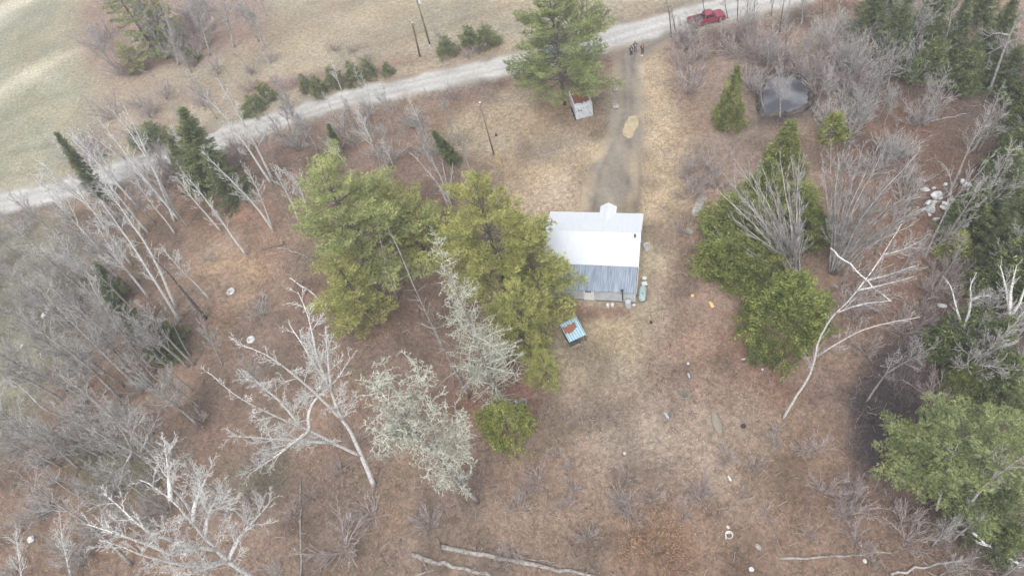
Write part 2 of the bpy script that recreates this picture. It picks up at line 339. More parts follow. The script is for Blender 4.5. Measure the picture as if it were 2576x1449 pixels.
# ------------------------------------------------------------------ bare trees
def unit(v): return v / (np.linalg.norm(v) + 1e-9)
def resample(P, n):
    P = np.asarray(P, float); d = np.r_[0, np.cumsum(np.linalg.norm(np.diff(P, axis=0), axis=1))]
    if len(P) > 2:                                     # smooth the corners first
        Q = [P[0]]
        for i in range(1, len(P) - 1): Q += [P[i] * .75 + P[i - 1] * .25, P[i] * .75 + P[i + 1] * .25]
        P = np.array(Q + [P[-1]]); d = np.r_[0, np.cumsum(np.linalg.norm(np.diff(P, axis=0), axis=1))]
    s = np.linspace(0, d[-1], n)
    return np.stack([np.interp(s, d, P[:, k]) for k in range(3)], 1)
def grow(mb, P, r0, r1, n, L0, rng, lvl, par, t0=0.):
    N = len(P) - 1
    for i in range(n):
        t = t0 + (1 - t0) * (i + rng.rand()) / n; f = t * N; k = min(int(f), N - 1); q = P[k] + (P[k + 1] - P[k]) * (f - k)
        tan = unit(P[k + 1] - P[k]); r = unit(np.cross(tan, rng.normal(size=3)))
        a = par['ang'] * rng.uniform(.6, 1.35); d = tan * math.cos(a) + r * math.sin(a)
        L = L0 * (1 - par.get('tap', .55) * ((t - t0) / (1 - t0 + 1e-6))) * rng.uniform(.55, 1.25)
        m = 5 if lvl == 1 else 4; pts = [q]; st = L / m
        for j in range(m):
            d = unit(d + np.array([0, 0, par['up']]) / m + rng.normal(size=3) * par['wan']); pts.append(pts[-1] + d * st)
        pts = np.array(pts); rb = max(par['rmin'], min((r0 + (r1 - r0) * t) * .62, L * .016)); re = max(par['rmin'] * .6, rb * .3)
        mb.tube(pts, np.linspace(rb, re, m + 1), 4 if lvl == 1 else 3, False)
        if lvl < par['lv']:
            grow(mb, pts, rb, re, max(2, int(par['n2'] * L / (2.2 if lvl == 1 else 1.2))), L * par['l2'], rng, lvl + 1, par, .2)
BIRCHP = dict(ang=.62, up=.35, wan=.10, rmin=.017, lv=3, n2=8, l2=.44)
WIDEP = dict(ang=.75, up=.22, wan=.15, rmin=.014, lv=3, n2=12, l2=.46)
FANP = dict(ang=.42, up=.5, wan=.07, rmin=.017, lv=3, n2=6, l2=.45)
LICHP = dict(ang=1.1, up=-.25, wan=.26, rmin=.028, lv=3, n2=10, l2=.42)
DEADP = dict(ang=1.25, up=.1, wan=.16, rmin=.027, lv=2, n2=14, l2=.36, tap=.82)
def bare_tree(name, stems, bark, twig, par, label, cat='tree', group=None, seed=0, n1=26, L1=None, t0=.4, r0=None, wob=.02, n1s=None):
    """stems: list of pixel polylines (first one starts on the ground) or 3-D arrays"""
    rng = np.random.RandomState(seed + 77); tr = MB(); br = MB(); base = None
    S3 = []
    for i, s in enumerate(stems):
        P = s if isinstance(s, np.ndarray) else (poly3d(s) if i == 0 or s[0] == stems[0][0] else None)
        if P is None:                                  # a limb that leaves an earlier stem at the pixel s[0]
            best = min(((math.hypot(*(np.array(PX(p)) - np.array(s[0]))), tuple(p)) for Q in S3 for p in Q), key=lambda a: a[0])
            p0 = np.array(best[1]); pts = [p0]; g0 = p0[:2]
            for (u, v) in s[1:]:
                h = fit_h(g0, u, v, max(p0[2] * .55, .5), 27); pts.append(G(u, v, h))
            P = np.array(pts)
        n = max(8, int(3 * len(P))); P = resample(P, n); 
        L = np.linalg.norm(np.diff(P, axis=0), axis=1).sum()
        P[1:] += np.cumsum(rng.normal(size=(n - 1, 3)), 0) * wob * L / n
        S3.append(P)
    b = S3[0][0].copy(); b[2] = 0
    root = thing(name, label, cat, tuple(b), 0, group)
    for i, P in enumerate(S3):
        L = np.linalg.norm(np.diff(P, axis=0), axis=1).sum(); Q = P - b
        R0 = (r0 or max(.09, .0105 * L + .02)) * (1 if i == 0 else .62); R = np.linspace(R0, .02, len(Q)) ** 1.0
        tr.tube(Q, R, 7 if i == 0 else 5)
        nn = n1 if i == 0 else (n1s or max(8, int(n1 * .55)))
        grow(br, Q, R0, .02, nn, L1 or L * .27, rng, 1, par, t0 if i == 0 else .15)
    tr.obj('trunk', bark, root, True); br.obj('branches', twig, root, True)
    return root

# prototypes shared by copies
class Proto:
    def __init__(s, parts, h): s.parts = parts; s.h = h           # parts: (name, mesh)
def inst(pr, name, label, cat, base, h, group=None, spin=0, top=None, wide=1.):
    root = thing(name, label, cat, (base[0], base[1], -.05), 0, group)
    q = Quaternion((0, 0, 1), spin)
    if top is not None:
        d = Vector((top[0] - base[0], top[1] - base[1], h)).normalized(); q = Vector((0, 0, 1)).rotation_difference(d) @ q
    root.rotation_mode = 'QUATERNION'; root.rotation_quaternion = q
    s = h / pr.h; root.scale = (s * wide, s * wide, s)
    for nm, me in pr.parts: link(nm, me, root)
    return root

def shrub_proto(seed, mat, n=16, L=3.4, spread=.72, lv=2):
    rng = np.random.RandomState(seed); st = MB(); tw = MB(); par = dict(ang=.5, up=.3, wan=.12, rmin=.012, lv=lv, n2=8, l2=.42)
    for i in range(n):
        a = rng.rand() * 6.283; e = spread * math.sqrt(rng.rand()); d = np.array([math.cos(a) * math.sin(e), math.sin(a) * math.sin(e), math.cos(e)])
        l = L * rng.uniform(.6, 1.1); p = [np.array([math.cos(a), math.sin(a), 0]) * .25 * rng.rand()]
        for j in range(6): d = unit(d + rng.normal(size=3) * .13 + np.array([0, 0, .04])); p.append(p[-1] + d * l / 6)
        p = np.array(p); st.tube(p, np.linspace(.028, .012, 7), 3, False); grow(tw, p, .026, .014, 10, l * .4, rng, 1, par, .15)
    return Proto([('stems', st.mesh('stems', mat)), ('twigs', tw.mesh('twigs', mat))], L)
SHG = [shrub_proto(s, GREYT) for s in (1, 2, 3)]; SHP = [shrub_proto(s, PINKT, 18, 3, .9) for s in (11, 12, 13)]
def tree_proto(seed, bark, twig, h=12, par=BIRCHP, n1=24, t0=.35, L1=3.2, forks=0):
    rng = np.random.RandomState(seed); tr = MB(); br = MB()
    P = np.array([[0, 0, -.2], [.1, 0, h * .3], [rng.normal() * .2, rng.normal() * .2, h * .65], [rng.normal() * .3, rng.normal() * .3, h]]); P = resample(P, 12)
    tr.tube(P, np.linspace(.013 * h, .02, 12), 6); grow(br, P, .012 * h, .02, n1, L1, rng, 1, par, t0)
    for k in range(forks):
        f = rng.randint(3, 6); a = rng.rand() * 6.28; d = np.array([math.cos(a) * .3, math.sin(a) * .3, 1]); Q = resample(np.array([P[f], P[f] + d * h * .2, P[f] + d * np.array([.8, .8, 1]) * h * .5]), 8)
        tr.tube(Q, np.linspace(.007 * h, .015, 8), 5, False); grow(br, Q, .008 * h, .02, n1 // 2, L1 * .8, rng, 1, par, .2)
    return Proto([('trunk', tr.mesh('trunk', bark, True)), ('branches', br.mesh('branches', twig, True))], h)
TG = [tree_proto(31, GREY, GREYT, forks=1), tree_proto(32, GREY, GREYT, forks=2, n1=20), tree_proto(33, GREY, GREYT, t0=.5, n1=18, L1=2.4)]
TW = [tree_proto(41, BIRCH, BIRCH, t0=.45, n1=18, L1=2.6), tree_proto(42, BIRCH, BIRCH, t0=.4, n1=20, L1=2.8, forks=1)]
TD = [tree_proto(51, DARKB, DEADW, t0=.5, n1=14, L1=2.2), tree_proto(52, DARKB, GREYT, t0=.45, n1=18, L1=2.6, forks=1)]
TL = [tree_proto(55, DEADW, GREYT, h=15, t0=.25, n1=16, L1=1.6, par=dict(DEADP, n2=3))]

# ------------------------------------------------------------------ evergreens
def pine(h, R, seed, nw=16, z0=.28, needles=None, bark=None, dens=1., droop=0., shape=.6, lopsided=.25):
    rng = np.random.RandomState(seed); tr = MB(); br = MB(); cr = MB()
    P = resample(np.array([[0, 0, -.2], [.05 * h * .1, 0, h * .5], [rng.normal() * .25, rng.normal() * .25, h * .98]]), 10)
    tr.tube(P, np.linspace(.016 * h, .03, 10), 8)
    Cn, D = [], []; ph = rng.rand() * 6.28
    for w in range(nw):
        t = (w + rng.rand() * .7) / nw; z = h * (z0 + (1 - z0) * t * .97); nb = rng.randint(3, 6) + (1 if t < .6 else 0)
        a0 = rng.rand() * 6.283
        for b in range(nb):
            a = a0 + b * 6.283 / nb + rng.normal() * .3
            L = R * ((1 - t) ** shape * (.72 + .28 * min(1, t * 4)) + .06) * rng.uniform(.62, 1.15) * (1 + lopsided * math.cos(a - ph))
            el = -.05 - droop + .75 * t ** 1.4 + rng.normal() * .08
            d = np.array([math.cos(a) * math.cos(el), math.sin(a) * math.cos(el), math.sin(el)]); f = np.interp(z, P[:, 2], P[:, 0]); g = np.interp(z, P[:, 2], P[:, 1])
            p = [np.array([f, g, z])]
            for j in range(6): d = unit(d + np.array([0, 0, .07 if j > 2 else -.01]) + rng.normal(size=3) * .05); p.append(p[-1] + d * L / 6)
            p = np.array(p); br.tube(p, np.linspace(max(.035, L * .014), .015, 7), 4, False)
            s = .30
            while s < 1.0:
                f6 = s * 6; k = min(int(f6), 5); q = p[k] + (p[k + 1] - p[k]) * (f6 - k); tn = unit(p[k + 1] - p[k]); sd = unit(np.cross(tn, [0, 0, 1]))
                for sg in (-1, 1):
                    l = (.30 * L * math.sin(min(1, (1.06 - s) * 1.3) * 1.3) + .28) * rng.uniform(.7, 1.2); dd = unit(tn * .75 + sd * sg * rng.uniform(.6, 1.1) + np.array([0, 0, .12]))
                    nt = max(2, int(l / .24 * dens))
                    for q2 in range(nt):
                        Cn.append(q + dd * l * (q2 + rng.rand()) / nt + rng.normal(size=3) * .07); D.append(unit(dd + np.array([0, 0, .35])))
                s += .34 / max(L, 1.2)
            for q2 in range(3): Cn.append(p[-1] - d * .2 * q2); D.append(d)
    Cn = np.array(Cn); D = np.array(D); k = 9
    Cr = np.repeat(Cn, k, 0) + rng.normal(size=(len(Cn) * k, 3)) * np.array([.07, .07, .045]); Dr = np.repeat(D, k, 0) + rng.normal(size=(len(Cn) * k, 3)) * .55
    Dr /= np.linalg.norm(Dr, axis=1)[:, None]
    cr.blades(Cr, Dr, rng.uniform(.22, .40, len(Cr)), rng.uniform(.05, .085, len(Cr)), rng)
    return Proto([('trunk', tr.mesh('trunk', bark or DARKB, True)), ('branches', br.mesh('branches', bark or DARKB, True)), ('crown', cr.mesh('crown', needles or PINE))], h)
def cedar(h, R, seed, mat, p=.75, base=.03, n=None, lump=.32, k=26, bl=.30):
    rng = np.random.RandomState(seed); tr = MB(); cr = MB()
    tr.tube(resample(np.array([[0, 0, -.2], [0, 0, h * .5], [0, 0, h * .93]]), 8), np.linspace(.02 * h, .03, 8), 7)
    n = n or int(30 * R * R + 9 * R * h); u = rng.rand(n); z = h * (base + (1 - base) * np.where(rng.rand(n) < .6, 1 - np.sqrt(1 - u * .995), u * .99))
    a = rng.rand(n) * 6.283; ph = rng.rand(8) * 6.28
    lf = 1 + lump * (np.sin(3 * a + ph[0] + z / h * 5) * .5 + np.sin(5 * a + ph[1] - z / h * 9) * .35 + np.sin(2 * a + ph[2]) * .35 + np.sin(z / h * 22 + ph[3] + a) * .3)
    t = z / h; prof = ((1 - t) ** p) * np.minimum(1, .62 + t * 3.2); r = R * prof * lf * np.where(t > .5, np.sqrt(rng.uniform(.03, 1.1, n)), rng.uniform(.45, 1.05, n) ** .6) * np.where(rng.rand(n) < .07, rng.uniform(1.05, 1.3, n), 1) + .03
    Cn = np.stack([r * np.cos(a), r * np.sin(a), z + rng.normal(size=n) * .12], 1)
    D = np.stack([np.cos(a), np.sin(a), .55 + .5 * rng.rand(n)], 1) + rng.normal(size=(n, 3)) * .35; D /= np.linalg.norm(D, axis=1)[:, None]
    Cr = np.repeat(Cn, k, 0) + rng.normal(size=(n * k, 3)) * .17; Dr = np.repeat(D, k, 0) + rng.normal(size=(n * k, 3)) * .5; Dr /= np.linalg.norm(Dr, axis=1)[:, None]
    cr.blades(Cr, Dr, rng.uniform(.55, 1.2, n * k) * bl, rng.uniform(.3, .5, n * k) * bl, rng)
    return Proto([('trunk', tr.mesh('trunk', DARKB, True)), ('crown', cr.mesh('crown', mat))], h)
def spruce(h, R, seed, mat, z0=.06, shape=.95, step=.42):
    rng = np.random.RandomState(seed); tr = MB(); cr = MB()
    tr.tube(resample(np.array([[0, 0, -.2], [0, 0, h * .5], [0, 0, h * .98]]), 8), np.linspace(.015 * h, .03, 8), 7)
    Cn, D = [], []; z = h * z0
    while z < h * .985:
        t = (z / h - z0) / (1 - z0); nb = rng.randint(5, 8); a0 = rng.rand() * 6.28
        for b in range(nb):
            a = a0 + b * 6.283 / nb + rng.normal() * .2; L = (R * (1 - t) ** shape + .12) * rng.uniform(.7, 1.12); el = -.18 + .6 * t
            d = np.array([math.cos(a) * math.cos(el), math.sin(a) * math.cos(el), math.sin(el)]); sd = np.array([-math.sin(a), math.cos(a), 0]); m = max(2, int(L / .22))
            for j in range(m):
                f = (j + .6) / m
                if f < .12 and L > 1: continue
                for w in range(2 if L > .7 else 1):
                    Cn.append(np.array([0, 0, z]) + d * L * f + sd * rng.uniform(-1, 1) * (.10 + .38 * L * f * (1.1 - f)) + np.array([0, 0, .25 * f * f])); D.append(unit(d + sd * rng.uniform(-.8, .8) + np.array([0, 0, .1])))
        z += step * rng.uniform(.8, 1.2) * (.55 + .6 * (1 - t))
    Cn.append(np.array([0, 0, h * .97])); D.append(np.array([0, 0, 1.])); Cn = np.array(Cn); D = np.array(D); k = 9; n = len(Cn)
    Cr = np.repeat(Cn, k, 0) + rng.normal(size=(n * k, 3)) * .09; Dr = np.repeat(D, k, 0) + rng.normal(size=(n * k, 3)) * .45; Dr /= np.linalg.norm(Dr, axis=1)[:, None]
    cr.blades(Cr, Dr, rng.uniform(.18, .36, n * k), rng.uniform(.06, .11, n * k), rng)
    return Proto([('trunk', tr.mesh('trunk', DARKB, True)), ('crown', cr.mesh('crown', mat))], h)
# ------------------------------------------------------------------ solid helpers
def plain(name, c, rough=.6, metal=0, spec=.4, var=.12, scale=6):
    return noisy(name, tuple(x * (1 - var) for x in c), tuple(min(1, x * (1 + var)) for x in c), scale, rough, 5, metal, spec=spec)
def bbox(name, x0, x1, y0, y1, z0, z1, mat, parent=None, bev=0., taper=None, seg=2):
    bm = bmesh.new(); bmesh.ops.create_cube(bm, size=1)
    for v in bm.verts:
        fx = fy = 1
        if taper and v.co.z > 0: fx, fy = taper[:2]
        sx = taper[2] if taper and len(taper) > 2 and v.co.z > 0 else 0
        v.co = Vector(((x0 + x1) / 2 + v.co.x * (x1 - x0) * fx + sx, (y0 + y1) / 2 + v.co.y * (y1 - y0) * fy, (z0 + z1) / 2 + v.co.z * (z1 - z0)))
    if bev: bmesh.ops.bevel(bm, geom=bm.edges[:], offset=bev, segments=seg, affect='EDGES', profile=.6)
    me = bpy.data.meshes.new(name); bm.to_mesh(me); bm.free(); me.materials.append(mat); return link(name, me, parent)
def cyl(name, p0, p1, r, mat, parent=None, k=16, r2=None, bev=0):
    m = MB(); p0 = np.array(p0, float); p1 = np.array(p1, float); r2 = r if r2 is None else r2
    V = [p0, p0 + (p1 - p0) * .02, p0 + (p1 - p0) * .98, p1]; d = unit(p1 - p0); ref = np.array([0, 0, 1.]) if abs(d[2]) < .8 else np.array([1., 0, 0]); a = unit(np.cross(d, ref)); b = np.cross(d, a)
    an = np.arange(k) * 2 * math.pi / k; Vs = []; rs = [r * (1 - bev), r, r2, r2 * (1 - bev)]
    for c, rr in zip(V, rs): Vs.append(c + rr * (np.cos(an)[:, None] * a + np.sin(an)[:, None] * b))
    Vv = np.vstack(Vs + [p0[None], p1[None]]); i = np.arange(3)[:, None] * k; j = np.arange(k)[None]; j2 = (j + 1) % k
    Q = np.stack([i + j, i + k + j, i + k + j2, i + j2], -1).reshape(-1, 4)
    T = [[q, (q + 1) % k, 4 * k] for q in range(k)] + [[3 * k + (q + 1) % k, 3 * k + q, 4 * k + 1] for q in range(k)]
    m.add(Vv, T, Q); return m.obj(name, mat, parent, False)
def prism(name, pts, axis_vec, mat, parent=None):
    """closed polygon (3-D points, planar) pushed along axis_vec"""
    bm = bmesh.new(); a = [bm.verts.new(p) for p in pts]; av = Vector(axis_vec); b = [bm.verts.new(Vector(p) + av) for p in pts]; n = len(pts)
    bm.faces.new(a); bm.faces.new(b[::-1])
    for i in range(n): bm.faces.new((a[i], b[i], b[(i + 1) % n], a[(i + 1) % n]))
    bmesh.ops.recalc_face_normals(bm, faces=bm.faces[:]); me = bpy.data.meshes.new(name); bm.to_mesh(me); bm.free(); me.materials.append(mat); return link(name, me, parent)
def lump(name, loc, size, mat, label=None, cat=None, group=None, seed=0, rough=.22, rz=0, parent=None, sub=3, sink=.3):
    bm = bmesh.new(); bmesh.ops.create_icosphere(bm, subdivisions=sub, radius=.5)
    for v in bm.verts:
        n = mn.noise(v.co * 2.6 + Vector((seed * 3.1, seed, 0))) * rough * 1.6 + mn.noise(v.co * 6 + Vector((0, seed * 2.3, 1))) * rough * .6
        v.co = v.co * (1 + n); v.co = Vector((v.co.x * size[0], v.co.y * size[1], (v.co.z + .5 - sink * .5) * size[2]))
    me = bpy.data.meshes.new(name); bm.to_mesh(me); bm.free(); me.materials.append(mat)
    o = link(name, me, parent); o.location = loc; o.rotation_euler = (0, 0, rz)
    return put(o, label, cat, group) if label else o
WHITEM = noisy('white_metal_roofing', (.565, .59, .615), (.595, .62, .645), 1.1, .85, 7, stretch=(4, .5, 1), spec=.04)
GALV = noisy('blue_grey_roofing', (.17, .205, .255), (.31, .355, .41), 2.0, .65, 5, 0, stretch=(4, .25, 1), spec=.25)
WALLW = plain('white_siding', (.68, .68, .68), .6, var=.07, scale=2)
GREYW = plain('grey_white_panel_wall', (.47, .49, .51), .6, var=.09, scale=1.5)
TRIMW = plain('white_trim', (.70, .70, .70), .5, var=.03)
DARK = plain('dark_metal', (.035, .035, .04), .5, var=.2)
GLASS = noisy('window_glass', (.02, .025, .03), (.05, .055, .06), 2, .08, spec=.8)
RUST = noisy('rust', (.20, .085, .055), (.31, .14, .095), 6, .9)
RUBBER = plain('rubber', (.022, .022, .022), .8)
GREENP = plain('green_paint', (.08, .30, .14), .5)
TANKM = noisy('weathered_tank_paint', (.27, .37, .36), (.42, .50, .49), 2.5, .6)
WHITEP = plain('white_plastic', (.58, .57, .54), .5, var=.06)

# ------------------------------------------------------------------ the house
AX = math.atan2(-.395, .918)
def house():
    root = thing('house', 'long low white house with ribbed metal roof and blue grey lean-to roof, beside the driveway', 'house', (17.35, 53.2, 0), AX)
    W = 11.2; RY, RZ, EZ = -4.0, 4.1, 2.75; NYE, LY, LZ = -7.75, -11.1, 2.2
    # walls
    m = MB()
    def wall(p, q, z0, z1, th=.12):
        p = np.array(p, float); q = np.array(q, float); d = unit(np.append(q - p, 0)); n = np.array([-d[1], d[0], 0]) * th
        P = [np.append(p, z0), np.append(q, z0), np.append(q, z1), np.append(p, z1)]; V = [*P, *[a + n for a in P]]
        m.add(V, None, [(0, 1, 2, 3), (7, 6, 5, 4), (0, 4, 5, 1), (1, 5, 6, 2), (2, 6, 7, 3), (3, 7, 4, 0)])
    wall((-W + .15, 0), (0, 0), 0, EZ - .1); wall((-W + .15, -10.8), (-W + .15, 0), 0, EZ - .35)
    m.obj('wall', WALLW, root)
    for nm, xx in (('gable_wall', -.12), ('gable_wall', -W + .02)):
        prism(nm, [(xx, 0, 0), (xx, 0, EZ - .08), (xx, RY, RZ - .10), (xx, NYE, EZ - .12), (xx, -10.72, LZ - .02), (xx, -10.72, 0)], (.12, 0, 0), WALLW, root)
    s = MB(); s.box(-W + .14, -.125, -10.8, -10.68, .12, LZ + .05)
    for i in range(28): s.box(-W + .3 + i * .395, -W + .325 + i * .395, -10.83, -10.802, .12, LZ)
    s.obj('lean_to_wall', GREYW, root); bbox('foundation', -W + .1, -.03, -10.86, -10.66, 0, .115, plain('dark_footing', (.12, .11, .12)), root)
    # roofs: slab with raised ribs
    def slab(name, x0, x1, ya, za, yb, zb, mat, rib=.3, th=.07, parent=root):
        mm = MB(); n = unit(np.cross([1, 0, 0], [0, yb - ya, zb - za])); n = n if n[2] > 0 else -n
        def quad(xa, xb, off, t, yo=0):
            P = [np.array([xa, ya, za]), np.array([xb, ya, za]), np.array([xb, yb, zb]), np.array([xa, yb, zb])]
            T_ = [p + n * (off + t) for p in P]; B_ = [p + n * off for p in P]
            mm.add([*B_, *T_], None, [(3, 2, 1, 0), (4, 5, 6, 7), (0, 1, 5, 4), (1, 2, 6, 5), (2, 3, 7, 6), (3, 0, 4, 7)])
        quad(x0, x1, 0, th)
        k = x0 + rib / 2
        while k < x1 - .05: quad(k, k + .045, th + .001, .028); k += rib
        return mm.obj(name, mat, parent)
    rf = slab('roof', -W, .16, RY, RZ, NYE, EZ, WHITEM); slab('far_slope', -W, .16, RY + .001, RZ, .2, EZ - .02, WHITEM, parent=rf)
    cap = MB(); cap.add([(-W - .01, RY - .16, RZ + .045), (-W - .01, RY, RZ + .125), (-W - .01, RY + .16, RZ + .045), (.17, RY - .16, RZ + .045), (.17, RY, RZ + .125), (.17, RY + .16, RZ + .045)], None, [(0, 3, 4, 1), (1, 4, 5, 2)])
    cap.obj('ridge_cap', WHITEM, rf)
    slab('lean_to_roof', -W, .02, NYE - .02, EZ - .06, LY, LZ, GALV, .3)
    bbox('fascia', -W, .16, NYE - .055, NYE + .01, EZ - .10, EZ + .085, TRIMW, root); bbox('fascia', -W, .165, .205, .245, EZ - .17, EZ + .06, TRIMW, root)
    # barge boards down the east gable
    for (ya, za, yb, zb) in ((.2, EZ, RY, RZ + .03), (RY, RZ + .03, NYE, EZ + .01), (NYE - .06, EZ - .06, LY, LZ)):
        prism('barge_board', [(.165, ya, za - .16), (.165, ya, za + .06), (.165, yb, zb + .06), (.165, yb, zb - .16)], (.03, 0, 0), TRIMW, root)
    # porch gable on the driveway side
    pc = (-4.1); p = MB()
    for sg in (-1, 1):
        A = [(pc, 1.25, 3.55), (pc + sg * 1.0, 1.25, 2.85), (pc + sg * 1.0, -1.3, 2.85), (pc, -1.9, 3.55)]
        if sg > 0: A = A[::-1]
        p.add([(*a[:2], a[2] - .06) for a in A] + A, None, [(0, 1, 2, 3), (7, 6, 5, 4), (0, 4, 5, 1), (1, 5, 6, 2), (2, 6, 7, 3), (3, 7, 4, 0)])
    pr = p.obj('porch_roof', WHITEM, root)
    prism('porch_gable', [(pc - .95, 1.15, 2.82), (pc + .95, 1.15, 2.82), (pc, 1.15, 3.48)], (0, -.06, 0), TRIMW, root)
    for sg in (-1, 1): bbox('porch_post', pc + sg * .85 - .05, pc + sg * .85 + .05, 1.02, 1.12, 0, 2.82, TRIMW, root)
    # south door with four little panes, and what hangs on the walls
    d = bbox('door', -5.75, -4.75, -10.875, -10.81, .12, 2.1, TRIMW, root, .01)
    bbox('door_frame', -5.86, -5.76, -10.89, -10.81, .12, 2.2, WALLW, root); bbox('door_frame', -4.74, -4.64, -10.89, -10.81, .12, 2.2, WALLW, root)
    for i in range(4): bbox('pane', -5.58 + i * .17, -5.45 + i * .17, -10.892, -10.877, 1.62, 1.92, GLASS, d)
    bbox('handle', -4.9, -4.85, -10.91, -10.878, 1.0, 1.12, DARK, d)
    w = bbox('window', .002, .03, -2.1, -1.1, 1.0, 2.1, TRIMW, root); bbox('pane', .031, .045, -2.02, -1.18, 1.08, 2.02, GLASS, w)
    w = bbox('window', .002, .03, -6.9, -6.0, 1.2, 2.1, TRIMW, root); bbox('pane', .031, .045, -6.82, -6.08, 1.28, 2.02, GLASS, w)
    cyl('vent_pipe', (-.45, RY - .45, 3.9), (-.45, RY - .45, 4.45), .11, DARK, root)
    cyl('stove_pipe', (-1.35, -11.22, .9), (-1.35, -11.22, 2.75), .07, DARK, root); cyl('pipe_cap', (-1.35, -11.22, 2.76), (-1.35, -11.22, 2.90), .15, DARK, root)
    c = MB(); c.tube(np.array([(.10, -4.9, 2.9), (.10, -6.2, 2.2), (.10, -7.6, 1.9), (.10, -9.2, 1.2), (.10, -9.3, .2)]), [.04] * 5, 6); c.obj('wall_conduit', GREYT, root)
    for y0 in (-3.2, -8.6): bbox('meter_box', .004, .16, y0, y0 + .4, 1.1, 1.6, plain('grey_box', (.35, .35, .36)), root, .01)
    return root
house()
HM = Matrix.Translation((17.35, 53.2, 0)) @ Matrix.Rotation(AX, 4, 'Z')
def hp(x, y, z=0): v = HM @ Vector((x, y, z)); return (v.x, v.y, v.z)
# fuel tank on legs against the east wall
t = thing('fuel_tank', 'grey green horizontal fuel tank against the south east corner of the white house', 'fuel tank', hp(.75, -9.9), AX)
m = MB(); ys = np.array([-1.02, -.98, -.86, -.6, .6, .86, .98, 1.02]); m.tube(np.array([(0, y, .62) for y in ys]), [.08, .24, .37, .42, .42, .37, .24, .08], 18); m.obj('tank_body', TANKM, t, True)
for y in (-.6, .6):
    bbox('leg', -.34, -.28, y - .04, y + .04, -.05, .42, DARK, t); bbox('leg', .28, .34, y - .04, y + .04, -.05, .42, DARK, t)
cyl('filler_pipe', (0, -.3, 1.0), (0, -.3, 1.22), .04, DARK, t, 8)
m = MB(); m.tube(np.array([(-.3, 1.0, .3), (-.1, .8, .95), (.25, .3, .98), (.1, -.4, 1.08), (.35, -.8, .8)]), [.022] * 5, 6); put(m.obj('hose', GREENP), 'green hose draped over the grey green fuel tank', 'hose').matrix_world = HM @ Matrix.Translation((.75, -9.9, 0))
t = thing('crate', 'green crate with a white lid beside the fuel tank at the house corner', 'crate', hp(.85, -8.35), AX + .2)
bbox('body', -.3, .3, -.25, .25, -.03, .38, GREENP, t, .02); bbox('lid', -.32, .32, -.27, .27, .382, .45, WHITEP, t, .02)
t = thing('bucket', 'small white bucket north of the green crate by the house wall', 'bucket', hp(.8, -7.6)); cyl('body', (0, 0, -.02), (0, 0, .42), .20, WHITEP, t, 14, .24); cyl('lid', (0, 0, .422), (0, 0, .47), .25, WHITEP, t, 14)
def open_tub(name, label, cat, loc, r, h, mat, parts=True, group=None, tilt=0, rim=.03):
    t = thing(name, label, cat, loc, 0, group); t.rotation_euler = (tilt, 0, tilt * .7); k = 18; an = np.arange(k) * 6.2832 / k
    V = []; prof = [(r * .85, 0), (r, h), (r - rim, h), (r * .85 - rim, .05), (0.01, .05)]
    for rr, z in prof: V += [(rr * math.cos(a), rr * math.sin(a), z) for a in an]
    m = MB(); i = np.arange(4)[:, None] * k; j = np.arange(k)[None]; j2 = (j + 1) % k
    m.add(V, None, np.stack([i + j, i + j2, i + k + j2, i + k + j], -1).reshape(-1, 4)); m.obj('body', mat, t)
    m = MB(); an2 = np.linspace(0, 2 * math.pi, k + 1); m.tube(np.stack([(r + .01) * np.cos(an2), (r + .01) * np.sin(an2), an2 * 0 + h], 1), [.02] * (k + 1), 5, False); m.obj('rim', mat, t)
    return t
open_tub('barrel', 'open white barrel standing against the east wall of the house', 'barrel', hp(.75, -2.95), .36, .85, WHITEP)
t = thing('barrel', 'grey steel barrel by the house wall next to the stove pipe', 'barrel', hp(-.75, -11.35)); cyl('body', (0, 0, -.03), (0, 0, .9), .33, GREYW, t, 20); 
for z in (.3, .6): cyl('hoop', (0, 0, z - .02), (0, 0, z + .02), .345, GREYW, t, 20)
cyl('lid', (0, 0, .902), (0, 0, .93), .31, GREYW, t, 20)
for (u, v, r, lb) in ((1529, 772, .1, 'left of the two white jugs standing below the lean-to wall'), (1541, 771, -.3, 'right of the two white jugs standing below the lean-to wall, slightly greyer')):
    g = G(u, v); t = thing('jug', lb, 'jug', (g[0], g[1], 0), r); m = MB(); m.tube(np.array([(0, 0, -.03), (0, 0, 0), (0, 0, .5), (0, 0, .62), (.02, 0, .70)]), [.18, .21, .21, .14, .06], 14); m.obj('body', WHITEP, t, True)
    cyl('cap', (.02, 0, .71), (.03, 0, .77), .06, GREYW, t, 10); m = MB(); m.tube(np.array([(.1, 0, .62), (.22, 0, .62), (.24, 0, .45), (.2, 0, .38)]), [.02] * 4, 6); m.obj('handle', WHITEP, t)
lump('sack', hp(-.15, -11.2), (.35, .3, .25), WHITEP, 'small white scrap at the bottom corner of the lean-to wall', 'scrap', seed=4)

